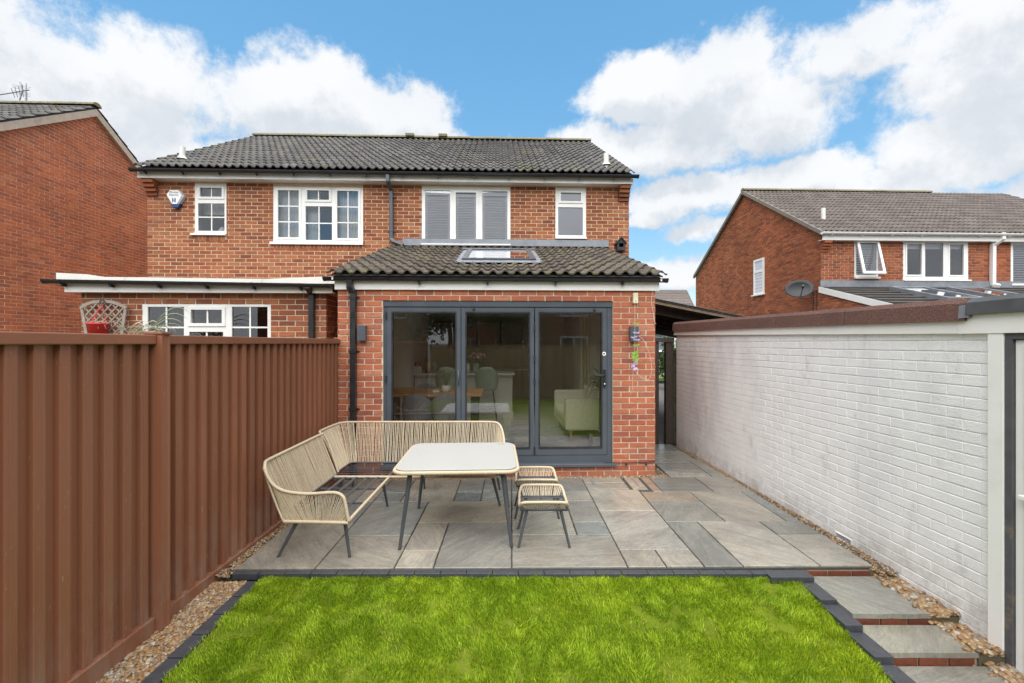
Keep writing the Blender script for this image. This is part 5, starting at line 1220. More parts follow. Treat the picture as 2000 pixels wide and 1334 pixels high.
m, nt, b = newmat('painted_mortar'); c = ramp(nt, nz(nt, 6, 6, .7), [(.35, (.80, .80, .80)), (.7, (.66, .65, .65))]); nt.links.new(c, b.inputs['Base Color']); b.inputs['Roughness'].default_value = .7; MT['white_mortar2'] = m
GA = thing('garage', 'long flat-roofed white-painted brick garage along the right side of the garden', 'garage', (4.5, -1, 0))
tG = lambda d: None
zf = lambda w: .138 + CAM_Z + (.061 - .138) * (gw_far - w) / (gw_far - gw_near)     # underside of the white board, falling towards the camera
MB().prism([(gw_far, -.4), (gw_far, zf(gw_far)), (gw_near, zf(gw_near)), (gw_near, -.4)], lambda a, b: (GU2, a, b), lambda a, b: (GU2 + .2, a, b)).build('wall', 'white_mortar2', GA)
bz0 = -.17
bricks(GA, Face((GU2, 0, 0), -Y_, -X_), bz0, 1.90, lambda b: (-gw_far, -gw_near), [(2.15 + .4, 2.15 + .66, -.02, .045)] if False else [(1.93, 2.13, -.03, .03)], 'white_paint', 300, seed=71, proud=.0042, jit=.0010, shift=.05, J=.008, JV=.0022)
MB().box(GU2 + .02, GU2 + .04, gw_near, gw_near + .6, -.4, -.17).build('plinth', 'brick_ext', GA)
MB().box(GU2 - .004, GU2 + .05, -gw_far * 0 - 3.25, -2.2, -.36, -.172).build('plinth', 'brick_ext', GA)
# small vent near the base
MB().plate((-2.128, -1.932, -.028, .032), [(-2.12, -1.94, -.02, .024)], lambda a, b, d: (GU2 - .010 + d, a, b), 0, .02).build('air_vent', 'white_paint', GA)
MB().box(GU2 + .0, GU2 + .004, -2.12, -1.94, -.02, .024).build('vent_dark_plate', 'black', GA)  # black plate stands in for the shade inside the vent
# white board, then brown felt-covered kerb, then the grey-covered front
MB().prism([(gw_far + .05, zf(gw_far)), (-3.07, zf(-3.07)), (-3.07, zf(-3.07) + .10), (gw_far + .05, zf(gw_far) + .085)], lambda a, b: (GU2 - .03, a, b), lambda a, b: (GU2 - .004, a, b)).build('fascia', 'upvc', GA)
MB().prism([(-3.074, zf(-3.07) - .002), (-5.4, zf(-3.5)), (-5.4, zf(-3.5) + .20), (-3.16, zf(-3.2) + .142), (-3.12, zf(-3.2) + .10), (-3.074, zf(-3.07) + .098)], lambda a, b: (GU2 - .033, a, b), lambda a, b: (GU2 - .004, a, b)).build('fascia', 'upvc', GA)
m, nt, b = newmat('brown_mineral_felt'); n = nz(nt, 190, 3, .6); c = ramp(nt, n, [(.35, (.055, .026, .020)), (.55, (.15, .072, .055)), (.72, (.36, .24, .20))]); c = mixc(nt, mrange(nt, nz(nt, 2, 5), .5, .7, 0, .5), c, (.07, .035, .028)); nt.links.new(c, b.inputs['Base Color']); b.inputs['Roughness'].default_value = .8; bumpit(nt, b, n, .6, .004); MT['brown_felt'] = m
kz = lambda w: zf(w) + .074 + .010 * (gw_far - w) / 5
ws = [gw_far + .07, .32, -1.10, -2.1, -3.14]
for a, b_ in zip(ws[:-1], ws[1:]):
    j = .004
    MB().prism([(-.055, 0), (-.045, .115), (-.02, .15), (.16, .15), (.16, 0)], lambda x, z: (GU2 + x, a - j, kz(a) + z), lambda x, z: (GU2 + x, b_ + j, kz(b_) + z)).build('felt_kerb', 'brown_felt', GA)
for w, dz in ((-.62, .03), (.9, .02), (-1.5, .04), (-2.6, .05)): MB().lathe([(0, .004), (.006, .003), (.007, 0)], (0, 0, 0), 6).build('nail', 'steel', GA).location = Vector((GU2 - .052, w, kz(w) + dz)) - BASE[GA.name]
MB().prism([(-.062, .036), (-.055, .115), (-.02, .145), (.20, .145), (.20, .036)], lambda x, z: (GU2 + x, -3.148, zf(-3.2) + .085 + z), lambda x, z: (GU2 + x, -5.4, zf(-3.2) + .10 + z)).build('felt_kerb', 'dark_felt', GA)
MB().prism([(-.058, .02), (-.050, .10), (-.02, .13), (.10, .13), (.10, .02)], lambda x, z: (GU2 + x, -3.10, zf(-3.2) + .08 + z), lambda x, z: (GU2 + x, -3.17, zf(-3.2) + .085 + z)).build('corner_patch', 'lead', GA)
MB().box(GU2 + .15, GU2 + 3.0, -5.4, gw_far, 1.95, 2.02).build('roof', 'dark_felt', GA)
MB().box(GU2 + .2, GU2 + 3.0, gw_far - .2, gw_far, -.4, 1.95).build('wall', 'white_mortar2', GA); MB().box(GU2 + 2.8, GU2 + 3.0, -5.4, gw_far - .21, -.4, 1.95).build('wall', 'white_mortar2', GA)
# doorway at the near end
gd = lambda w0, w1, z0, z1, d0, d1, nm, mt, par, **k: MB().box(GU2 + d0, GU2 + d1, w0, w1, z0, z1).build(nm, mt, par, **k)
gd(-3.345, -3.256, -.42, zf(-3.2) - .001, -.028, .06, 'door_post', 'upvc', GA, bevel=.003)
gd(-4.45, -4.36, -.42, zf(-3.2) - .001, -.028, .06, 'door_post', 'upvc', GA)
MT['old_dark_wood'] = plain('dark_painted_wood', (.085, .085, .095), .6, .2, 12, .2, 80, dirt=(.22, .16, .11), dscale=5, dlo=.60, dhi=.7)
gd(-3.385, -3.346, -.42, zf(-3.2) - .04, -.020, .08, 'door_jamb', 'old_dark_wood', GA)
gd(-4.355, -3.346, zf(-3.2) - .039, zf(-3.2) - .003, -.018, .08, 'door_head', 'old_dark_wood', GA)
gdo = gd(-4.35, -3.39, -.30, zf(-3.2) - .045, .0, .05, 'door', 'upvc', GA)
gd(-4.30, -3.435, -.25, zf(-3.2) - .07, -.008, -.0005, 'door_panel', 'upvc', gdo, bevel=.004)
gd(-4.35, -3.39, -.42, -.302, -.03, .06, 'threshold', 'old_dark_wood', GA)
hz_ = CAM_Z - (980 - 670) / 889 * 2.6
MB().box(GU2 - .05, GU2 - .009, -3.53, -3.44, hz_ - .01, hz_ + .015).box(GU2 - .016, GU2 - .009, -3.54, -3.47, hz_ - .12, hz_ + .05).build('door_handle', 'upvc', gdo, bevel=.003)
MB().box(GU2 - .018, GU2 - .0165, -3.492, -3.484, hz_ - .08, hz_ - .05).build('keyhole', 'black', gdo)

# ------------------------------------------------------------------ carport roof, gate posts and the drive beyond
CP = thing('carport', 'dark timber lean-to roof over the side passage, sloping to the right', 'carport', (3, 2, 2.2))
MT['rough_timber'] = plain('rough_brown_timber', (.21, .15, .10), .9, .25, 18, .3, 60, stretch=(1, 1, 1)); MT['dark_timber'] = plain('dark_brown_timber', (.055, .042, .032), .9, .3, 18, .3, 60)
cw = 1.95; c0 = on_wall(1282, 588, cw); c1 = on_wall(1462, 624, cw); cs = (c1[1] - c0[1]) / (c1[0] - c0[0]); cz = lambda u: c0[1] + (u - c0[0]) * cs
ca, cb = 1.88, 4.9
TC = lambda w, dz: (lambda a, b: (a, w, cz(a) + dz + b))
MB().prism([(ca, 0), (cb, 0), (cb, -.055), (ca, -.055)], TC(cw, 0), TC(cw - .03, 0)).build('edge_board', 'rough_timber', CP)
MB().prism([(ca, .0), (cb, .0), (cb, .02), (ca, .02)], TC(cw - .05, .002), TC(7.6, .002)).build('roof', 'dark_felt', CP)
for k in range(5):
    a0 = ca + k * .62; MB().prism([(a0, .024), (a0 + .60, .024), (a0 + .60, .034), (a0, .034)], TC(cw - .07, .0), TC(cw + .9, .0)).build('felt_strip', 'dark_felt', CP)
MB().prism([(ca, -.06), (cb, -.06), (cb, -.20), (ca, -.20)], TC(cw + .25, 0), TC(cw + .30, 0)).build('rafter', 'dark_timber', CP)
for k in range(1, 7): MB().prism([(ca, -.04), (cb, -.04), (cb, -.16), (ca, -.16)], TC(cw + .25 + k * .75, 0), TC(cw + .30 + k * .75, 0)).build('rafter', 'dark_timber', CP)
MB().box(4.6, 4.7, cw + .3, 4.8, 0, cz(4.65) - .2).build('side_wall', 'dark_timber', CP)
GT = thing('gate', 'dark brown timber gateway standing open beside the house corner', 'gate', (2.4, 1.8, 0))
gwp = 1.83
def gp(px0, px1, py, w, z0, z1, dd, mt, nm, par=GT): a = on_wall(px0, py, w)[0]; b = on_wall(px1, py, w)[0]; return MB().box(a, b, w, w + dd, z0, z1).build(nm, mt, par)
zt = lambda py, w: on_wall(1300, py, w)[1]
gp(1279, 1287, 700, gwp, 0, zt(667, gwp), .08, 'dark_timber', 'post'); gp(1301, 1314.5, 700, gwp, 0, zt(664, gwp), .10, 'dark_timber', 'post')
gp(1279, 1317, 700, gwp - .02, zt(668, gwp), zt(660, gwp), .12, 'dark_timber', 'top_beam')
MT['mossy_timber'] = plain('mossy_timber', (.06, .055, .035), .9, .3, 14, .3, 60, dirt=(.07, .09, .02), dscale=5, dlo=.5, dhi=.65)
gp(1315, 1323.5, 700, gwp + .03, 0, zt(690, gwp), .05, 'mossy_timber', 'side_board'); gp(1313.5, 1324, 700, gwp + .02, zt(690, gwp), zt(683, gwp), .07, 'dark_timber', 'side_cap')
for k in range(6): MB().box(1.915, 1.94, gwp + .10 + k * .15, gwp + .243 + k * .15, .08, 1.72).build('gate_board', 'dark_timber', GT)
MB().box(1.94, 1.965, gwp + .1, gwp + .98, .25, .33).box(1.94, 1.965, gwp + .1, gwp + .98, 1.5, 1.58).build('ledge', 'dark_timber', GT)
MT['tarmac'] = plain('wet_tarmac', (.17, .17, .165), .75, .2, 3, .3, 200, spec=.25); MT['far_grass'] = plain('mown_grass', (.15, .26, .035), .9, .2, 3, .5, 60)
H_ = lambda a, b, c: tuple(to_world(a, b, c))
setting(MB().box(1.9, 7.6, 1.96, 17.0, -.16, -.028, 0, H_).build('driveway', 'tarmac'))
setting(MB().box(-40, 60, 19.6, 26, -.16, -.05, 0, H_).build('road', 'tarmac'))
setting(MB().box(-40, 60, 17.01, 19.59, -.16, -.035, 0, H_).build('front_lawn', 'far_grass'))
setting(MB().box(-40, 60, 26.01, 40, -.16, -.04, 0, H_).build('verge', 'far_grass'))
MT['far_blue'] = plain('blue_grey_cladding', (.16, .19, .24), .7, .1, 2)
def far_house(label, u0, u1, w0, w1, ze, zr, wallm, roofm='tile', group=None, flip=False):
    t = thing('distant_house', label, 'house', ((u0 + u1) / 2, w0, 0))
    MB().box(u0, u1, w0, w1, -.3, ze).build('wall', wallm, t)
    wm = (w0 + w1) / 2; sg = -1 if flip else 1
    MB().prism([(w0, ze + .001), (w1, ze + .001), (wm, zr - .1)], lambda a, b: (u0 + .1, a, b), lambda a, b: (u0 + .3, a, b)).prism([(w0, ze + .001), (w1, ze + .001), (wm, zr - .1)], lambda a, b: (u1 - .3, a, b), lambda a, b: (u1 - .1, a, b)).build('gable', wallm, t)
    rf = MB(); e = Vector((0, wm - w0 + .3, zr - ze + .1)); L = e.length; e.normalize(); n = int(L / .34)
    rf.prism([(w0 - .3, ze - .1), (wm, zr), (w1 + .3, ze - .1), (w1 + .3, ze - .2), (wm, zr - .12), (w0 - .3, ze - .2)], lambda a, b: (u0 - .1, a, b), lambda a, b: (u1 + .1, a, b)); rf = rf.build('roof', roofm, t)
    tc = MB()
    for s in (1, -1):
        for k in range(n):
            y0 = (w0 - .3 if s > 0 else w1 + .3) + s * e.y * k * .34; z0 = ze - .1 + e.z * k * .34
            tc.prism([(0, .02), (.37, -.01), (.37, -.03), (0, -.01)], lambda a, b: (u0 - .1, y0 + s * e.y * a, z0 + e.z * a + b + .03), lambda a, b: (u1 + .1, y0 + s * e.y * a, z0 + e.z * a + b + .03), R.random())
    tc.build('tile_courses', roofm, rf, kind='stuff')
    for k in (0, 1):
        w = w0 if k == 0 else w1; s = -1 if k == 0 else 1
        n = max(2, int((u1 - u0) / 3))
        for i in range(n):
            for z0 in (1.0, 3.3):
                if z0 + 1.2 > ze: continue
                c = u0 + (u1 - u0) * (i + .5) / n; wd = .8
                f = MB().plate((c - wd, c + wd, z0, z0 + 1.15), [(c - wd + .08, c - .05, z0 + .08, z0 + 1.07), (c + .05, c + wd - .08, z0 + .08, z0 + 1.07)], lambda a, b, d: (a, w + s * (.05 - d), b), 0, .045).build('window', 'upvc', t)
                MB().plate((c - wd + .06, c + wd - .06, z0 + .06, z0 + 1.09), [], lambda a, b, d: (a, w + s * (.03 - d), b), 0, .01).build('pane', 'pane_dark', f)
    return t
MT['pane_dark'] = plain('dark_pane', (.05, .06, .07), .08, .1, 2)
MT['far_brick'] = brickmat('far_brick', [(0, (.24, .08, .045)), (1, (.30, .11, .06))])
zr = on_wall(1320, 566, 24)[1]
far_house('low grey roof of a far house seen between the extension and the right-hand house', 3.5, 16, 20.5 + 9, 36.5, 2.75, on_wall(1320, 566, 33)[1], 'far_blue', 'tile_right')
# parked car glimpsed through the gateway
MT['car_white'] = plain('white_car_paint', (.75, .75, .76), .2); MT['car_glass'] = plain('car_glass', (.03, .035, .04), .08); MT['tyre'] = plain('tyre_rubber', (.02, .02, .02), .8); MT['rim'] = plain('wheel_rim', (.4, .4, .42), .35, metal=.8); MT['lamp_red'] = plain('red_lamp', (.45, .02, .02), .2)
cu_, cw_ = on_wall(1295, 700, 14.6)[0], 14.6
car = thing('parked_car', 'white car parked on the road, glimpsed through the open gateway', 'car', (cu_, cw_, 0))
def carbody(u, w, L=4.2, Wd=1.75):
    low = [(-L / 2, .35), (-L / 2, .75), (-L / 2 + .15, .92), (-L / 2 + .9, 1.0), (L / 2 - .5, .98), (L / 2 - .05, .88), (L / 2, .6), (L / 2, .32)]
    top = [(-L / 2 + .75, .99), (-L / 2 + 1.45, 1.42), (L / 2 - 1.3, 1.46), (L / 2 - .45, .97)]
    return low, top
low, top = carbody(0, 0)
MB().prism(low, lambda a, b: (cu_ + a, cw_ - .86, b), lambda a, b: (cu_ + a, cw_ + .86, b)).build('body', 'car_white', car, bevel=.05)
MB().prism(top, lambda a, b: (cu_ + a, cw_ - .70 - (.08 if b < 1.2 else 0), b), lambda a, b: (cu_ + a, cw_ + .70, b)).build('cabin', 'car_white', car, bevel=.05)
MB().prism([(-1.15, 1.03), (-.62, 1.36), (.70, 1.39), (1.40, 1.03)], lambda a, b: (cu_ + a, cw_ - .80 + (b - 1.03) * .22, b), lambda a, b: (cu_ + a, cw_ - .74, b)).build('side_window', 'car_glass', car)
for a in (-1.3, 1.3):
    wv = MB().tube([(cu_ + a, cw_ - .88, .31), (cu_ + a, cw_ - .68, .31)], .31, 18).build('wheel', 'tyre', car); MB().tube([(cu_ + a, cw_ - .895, .31), (cu_ + a, cw_ - .87, .31)], .19, 14).build('rim', 'rim', wv)
    MB().tube([(cu_ + a, cw_ + .68, .31), (cu_ + a, cw_ + .88, .31)], .31, 18).build('wheel', 'tyre', car)
for s in (-1, 1): MB().box(cu_ + s * 2.02, cu_ + s * 2.11, cw_ - .84, cw_ - .55, .68, .82).build('lamp', 'lamp_red' if s < 0 else 'car_glass', car)

# ------------------------------------------------------------------ shrubs and trees
def leafmat(name, c0, c1, c2):
    m, nt, b = newmat(name); c = ramp(nt, rnd(nt), [(0, c0), (.5, c1), (1, c2)]); nt.links.new(c, b.inputs['Base Color']); b.inputs['Roughness'].default_value = .55; MT[name] = m
leafmat('leaf_a', (.03, .07, .015), (.055, .12, .025), (.09, .17, .035)); leafmat('leaf_b', (.03, .06, .02), (.05, .09, .025), (.08, .11, .03))
MT['bark'] = plain('bark', (.10, .075, .055), .95, .3, 12, .5, 30)
def crown(name, parent, c, rx, ry, rz, n, size, mat, seed):
    rs = np.random.RandomState(seed); cl = rs.normal(size=(26, 3)); cl /= np.linalg.norm(cl, axis=1)[:, None]; cl *= rs.uniform(.35, .85, 26)[:, None]
    k = rs.randint(0, 26, n); p = cl[k] + rs.normal(size=(n, 3)) * .17; P = p * np.array([rx, ry, rz]) + np.array(c)
    mb_v = np.zeros((n, 4, 3)); a = rs.normal(size=(n, 3)); a /= np.linalg.norm(a, axis=1)[:, None]; b = np.cross(a, rs.normal(size=(n, 3))); b /= np.linalg.norm(b, axis=1)[:, None]
    s = size * rs.uniform(.6, 1.4, n)[:, None]
    mb_v[:, 0] = P - a * s; mb_v[:, 1] = P + b * s * .6; mb_v[:, 2] = P + a * s; mb_v[:, 3] = P - b * s * .6
    m = MB(); m.v = [tuple(x) for x in mb_v.reshape(-1, 3)]; m.f = [(4 * i, 4 * i + 1, 4 * i + 2, 4 * i + 3) for i in range(n)]; m.r = list((rs.rand(n) * .5 + (k / 26) * .49)); m.sm = [False] * n; m.mi = [0] * n
    return m.build(name, mat, parent)
sb = on_wall(1298.5, 718, 11.2); shb = thing('shrub', 'round dark green shrub seen through the open gateway', 'shrub', (sb[0] + .25, 11.2, 0))
crown('crown', shb, (sb[0] + .28, 11.2, 1.05), .62, .55, .95, 2600, .05, 'leaf_a', 5); MB().tube([(sb[0] + .28, 11.2, -.05), (sb[0] + .28, 11.2, .6)], [.05, .03], 7).build('trunk', 'bark', shb)
# ------------------------------------------------------------------ rope-woven garden furniture
m, nt, b = newmat('beige_rope'); c = ramp(nt, nz(nt, 90, 3, .6), [(.3, (.46, .375, .255)), (.7, (.64, .54, .40))]); c = mixc(nt, mrange(nt, nz(nt, 5, 5), .55, .75, 0, .4), c, (.40, .33, .23)); nt.links.new(c, b.inputs['Base Color']); b.inputs['Roughness'].default_value = .8; b.inputs['Specular IOR Level'].default_value = .2
bumpit(nt, b, nz(nt, 500, 2), .4, .002); MT['rope'] = m
MT['steel_grey'] = plain('dark_grey_powder_coat', (.062, .068, .078), .42, .15, 10, rv=.12)
def wrapped(name, pts, parent, r=.0135):                     # tube wound with rope: ribs along its length
    P = resample(pts, .0062); m = MB(); rr_ = [r + (.0016 if i % 2 else -.0012) for i in range(len(P))]
    return m.tube(P, rr_, 8).build(name, 'rope', parent)
def strands(name, tops, bots, parent, r=.0036, step=.0150, seed=1):
    """cords from one rail to the other, spaced along the rails"""
    rg = random.Random(seed); T_ = resample(tops, .004); B_ = resample(bots, .004); L = sum((a - b).length for a, b in zip(T_[1:], T_[:-1])); n = max(3, int(L / step)); m = MB()
    for i in range(n):
        t = (i + .5 + rg.uniform(-.14, .14)) / n; a = T_[min(len(T_) - 1, int(t * (len(T_) - 1)))]; b = B_[min(len(B_) - 1, int(t * (len(B_) - 1)))]
        off = Vector((rg.uniform(-.002, .002), rg.uniform(-.002, .002), 0)); bow = Vector((rg.uniform(-.002, .002), rg.uniform(-.002, .002), 0))
        m.tube([a + off, (a + b) / 2 + bow, b - off], r * rg.uniform(.85, 1.15), 5, caps=False)
    return m.build(name, 'rope', parent, kind='stuff')
def leg(parent, top, foot, r0=.017, r1=.011):
    l = MB().tube([top, foot], [r0, r1], 10).build('leg', 'steel_grey', parent)
    f = Vector(foot); MB().tube([f + Vector((0, 0, .004)), f], r1 * 1.12, 10).build('foot_cap', 'black', l)
SA = thing('corner_sofa', 'beige rope-woven sofa unit with curved arm, standing along the brown fence without cushions', 'sofa', (-1.7, 4.3, 0), 'W', group='beige rope corner sofa in two units')
ta = [(-1.945, 4.99, .345), (-2.00, 5.0, .50), (-2.06, 5.01, .66), (-2.10, 5.0, .745), (-2.118, 4.95, .765)]
tb = [(-2.118, 4.6, .765), (-2.112, 4.2, .765), (-2.105, 3.87, .765), (-2.085, 3.79, .755), (-2.06, 3.745, .715), (-2.02, 3.73, .645), (-1.965, 3.725, .585), (-1.87, 3.72, .545), (-1.70, 3.72, .527), (-1.52, 3.72, .537), (-1.45, 3.72, .53), (-1.405, 3.715, .50), (-1.385, 3.71, .44), (-1.37, 3.705, .365), (-1.358, 3.705, .31)]
pa = spline(ta + tb, 6)
wrapped('back_rail', pa, SA)
wrapped('seat_rail', [(-1.348, 3.705, .325), (-1.345, 4.3, .33), (-1.348, 4.85, .33)], SA)
wrapped('end_rail', [(-1.90, 3.73, .298), (-1.36, 3.70, .298)], SA)
wrapped('corner_rail', spline([(-2.075, 3.745, .735), (-2.03, 3.745, .60), (-1.96, 3.74, .42), (-1.905, 3.735, .30)], 6), SA, .009)
k0 = next(i for i, p in enumerate(pa) if p.y < 4.96 and p.z > .75); k1 = next(i for i, p in enumerate(pa) if p.y < 3.78)
strands('back_weave', pa[k0:k1], [(-1.945, 4.95, .335), (-1.935, 3.82, .335)], SA, seed=2)
strands('arm_weave', pa[k1 + 2:-2], [(-1.89, 3.735, .30), (-1.80, 3.73, .30), (-1.40, 3.705, .30)], SA, seed=3)
MB().tube([(-1.935, 3.76, .33), (-1.945, 4.99, .33)], .011, 8).tube([(-1.93, 3.76, .318), (-1.36, 3.74, .318)], .011, 8).tube([(-1.93, 4.86, .318), (-1.36, 4.86, .318)], .011, 8).build('frame', 'steel_grey', SA)
for x in (-1.82, -1.70, -1.58, -1.47): MB().box(x - .016, x + .016, 3.75, 4.86, .327, .332).build('slat', 'steel_grey', SA)
for y in (4.1, 4.5): MB().box(-1.93, -1.36, y - .012, y + .012, .312, .3265).build('cross_bar', 'steel_grey', SA)
for t, f in (((-1.80, 3.77, .30), (-1.954, 3.743, 0)), ((-1.412, 3.76, .30), (-1.364, 3.743, 0)), ((-1.41, 4.82, .31), (-1.38, 4.905, 0)), ((-1.84, 4.80, .31), (-1.95, 4.85, 0))): leg(SA, t, f)
SB = thing('corner_sofa', 'beige rope-woven corner unit with long low back, standing in front of the glass doors', 'sofa', (-1.1, 5.3, 0), 'W', group='beige rope corner sofa in two units')
p1 = [(-1.975, 5.06, .345), (-2.03, 5.065, .47), (-2.12, 5.07, .66), (-2.175, 5.085, .745), (-2.20, 5.12, .765)]
p2 = [(-2.21, 5.35, .765), (-2.20, 5.56, .765), (-2.165, 5.66, .768), (-2.07, 5.70, .77), (-1.85, 5.705, .77), (-1.2, 5.71, .77), (-.55, 5.715, .77), (-.30, 5.715, .768), (-.22, 5.69, .755), (-.175, 5.62, .71), (-.15, 5.53, .645), (-.137, 5.43, .595), (-.13, 5.25, .56), (-.125, 5.08, .55), (-.125, 4.97, .535), (-.13, 4.90, .48), (-.14, 4.868, .40), (-.15, 4.865, .335)]
pb = spline(p1 + p2, 6)
wrapped('back_rail', pb, SB)
wrapped('seat_rail', [(-1.95, 4.872, .328), (-1.0, 4.868, .328), (-.15, 4.866, .328)], SB)
q0 = next(i for i, p in enumerate(pb) if p.z > .76); q1 = next(i for i, p in enumerate(pb) if p.x > -.24); q2 = next(i for i, p in enumerate(pb) if p.y > 5.64); q3 = next(i for i, p in enumerate(pb) if p.x > -2.0 and i > q2)
strands('back_weave', pb[q0:q2], [(-1.975, 5.09, .335), (-1.975, 5.40, .335)], SB, seed=4)
strands('back_weave', pb[q2:q3], [(-1.975, 5.40, .335), (-1.955, 5.44, .335), (-1.90, 5.455, .335)], SB, step=.014, seed=5)
strands('back_weave', pb[q3:q1], [(-1.93, 5.455, .335), (-.27, 5.46, .335)], SB, step=.0185, r=.0043, seed=6)
strands('arm_weave', pb[q1:-2], [(-.27, 5.46, .335), (-.21, 5.43, .33), (-.20, 5.3, .325), (-.18, 4.90, .32)], SB, step=.014, seed=7)
MB().tube([(-1.975, 5.05, .33), (-1.975, 5.42, .33), (-1.94, 5.455, .33), (-.24, 5.46, .33), (-.20, 5.40, .325), (-.18, 4.90, .32)], .011, 8).build('frame', 'steel_grey', SB)
for k in range(6): y = 4.94 + k * .085; MB().box(-1.95, -.21, y - .008, y + .008, .316, .322).build('slat', 'steel_grey', SB)
for x in (-1.36, -.78): MB().box(x - .014, x + .014, 4.875, 5.45, .3225, .336).build('cross_bar', 'steel_grey', SB)
for t, f in (((-.245, 4.90, .31), (-.17, 4.92, 0)), ((-.24, 5.40, .31), (-.19, 5.46, 0)), ((-1.88, 4.95, .31), (-1.95, 4.98, 0)), ((-1.9, 5.40, .31), (-1.96, 5.46, 0)), ((-1.1, 5.42, .31), (-1.1, 5.5, 0))): leg(SB, t, f)
# table
tr_ = rad(2.6); TB = thing('garden_table', 'square grey-white topped table with beige rope rim and dark tapered legs', 'table', (-.535, 4.41, 0), 'W', rot=tr_)
def rrect(a, b, r, z, n=8):
    o = []
    for cx, cy, s in ((a - r, b - r, 0), (-a + r, b - r, 1), (-a + r, -b + r, 2), (a - r, -b + r, 3)):
        for k in range(n + 1): t = (s + k / n) * math.pi / 2; o.append((cx + r * math.cos(t), cy + r * math.sin(t), z))
    return o
MT['table_top'] = plain('pale_stone_glass', (.43, .43, .41), .42, .03, 2)
hx, hy = .535, .535
o1 = rrect(hx - .012, hy - .012, .10, .672); o2 = rrect(hx - .012, hy - .012, .10, .680); k = len(o1)
MB().add(o1 + o2, [tuple(range(k))[::-1], tuple(range(k, 2 * k))] + [(i, (i + 1) % k, k + (i + 1) % k, k + i) for i in range(k)]).build('table_top', 'table_top', TB, bevel=.003)
rim = rrect(hx, hy, .11, .655); rim.append(rim[0]); wrapped('rope_rim', rim, TB, .017)
fr_ = rrect(hx - .03, hy - .03, .09, .648); MB().tube(fr_, .014, 8, closed=True).build('frame', 'steel_grey', TB)
MB().add([(x * .99, y * .99, .667) for x, y, z in rrect(hx - .02, hy - .02, .1, 0)], [tuple(range(k))]).build('under_panel', 'steel_grey', TB)
for sx in (-1, 1):
    for sy in (-1, 1): leg(TB, (sx * .40, sy * .42, .655), (sx * .478, sy * .505 if sy < 0 else .46, 0), .022, .014)
MT['sticker'] = plain('grey_sticker', (.30, .31, .32), .5); MB().box(.36, .43, .425, .455, .6803, .6812).build('sticker', 'sticker', TB)
# two footstools
def stool(name, label, x, y, w, d):
    t = thing(name, label, 'footstool', (x, y, 0), 'W', group='beige rope footstools beside the table')
    X0, X1, Y0, Y1 = x - w / 2, x + w / 2, y - d / 2, y + d / 2
    for yy, s in ((Y0, -1), (Y1, 1)):
        rail = spline([(X0 + .01, yy - s * .10, .335), (X0 + .012, yy - s * .05, .355), (X0 + .03, yy + s * .0, .392), (X0 + .06, yy + s * .01, .402), (X0 + .12, yy + s * .012, .404), (x, yy + s * .012, .405), (X1 - .12, yy + s * .012, .404), (X1 - .06, yy + s * .01, .402), (X1 - .03, yy, .392), (X1 - .012, yy - s * .05, .355), (X1 - .01, yy - s * .10, .335)], 5)
        wrapped('end_rail', rail, t, .0125)
        a = [p for p in rail if p.z > .385]
        strands('end_weave', a, [(X0 + .05, yy - s * .055, .325), (X1 - .05, yy - s * .055, .325)], t, r=.0042, step=.017, seed=int(abs(x * 99)) + s)
    for xx in (X0 + .008, X1 - .008): wrapped('side_rail', [(xx, Y0 + .09, .337), (xx, Y1 - .09, .337)], t, .0115)
    MB().tube([(X0 + .02, Y0 + .05, .318), (X1 - .02, Y0 + .05, .318), (X1 - .02, Y1 - .05, .318), (X0 + .02, Y1 - .05, .318)], .011, 8, closed=True).build('frame', 'steel_grey', t)
    for k in range(4): yy = Y0 + .11 + k * (d - .22) / 3; MB().box(X0 + .03, X1 - .03, yy - .015, yy + .015, .322, .328).build('slat', 'steel_grey', t)
    for sx in (-1, 1):
        for sy in (-1, 1): leg(t, (x + sx * (w / 2 - .075), y + sy * (d / 2 - .07), .315), (x + sx * (w / 2 + .0), y + sy * (d / 2 - .03), 0), .015, .0105)
stool('footstool', 'nearer beige rope footstool with splayed legs, right of the table', .245, 4.11, .44, .45)
stool('footstool', 'farther beige rope footstool partly hidden behind the nearer one', .215, 4.74, .44, .43)

# ------------------------------------------------------------------ room behind the folding doors
MT['floor_tile'] = plain('pale_floor_tile', (.80, .76, .69), .28, .08, 2); MT['rug'] = plain('grey_patterned_rug', (.56, .55, .54), .95, .3, 10, .3, 200, dirt=(.58, .56, .53), dscale=5, dlo=.45, dhi=.6)
MT['island'] = plain('greige_cabinet', (.76, .74, .68), .55, .04, 3); MT['worktop'] = plain('white_quartz', (.78, .77, .74), .22, .04, 4)
MT['oak'] = plain('oak_wood', (.58, .33, .14), .45, .25, 5, stretch=(1, 12, 12)); MT['green_fabric'] = plain('sage_green_velvet', (.36, .46, .37), .85, .1, 10); MT['grey_fabric'] = plain('grey_chair_fabric', (.27, .26, .28), .85, .12, 14)
MT['cream_fabric'] = plain('cream_boucle', (.84, .80, .62), .95, .08, 30, .3, 200); MT['pale_wood'] = plain('pale_leg_wood', (.50, .28, .13), .5, .1, 8); MT['terracotta'] = plain('terracotta', (.38, .16, .10), .7)
RI0, RI1 = XL + .27, XR - .27; RB = 6.4
fl = MB().box(RI0 + .002, RI1 - .002, .10, RB, .06, FL, 0, H_); setting(fl.build('interior_floor', 'floor_tile'))
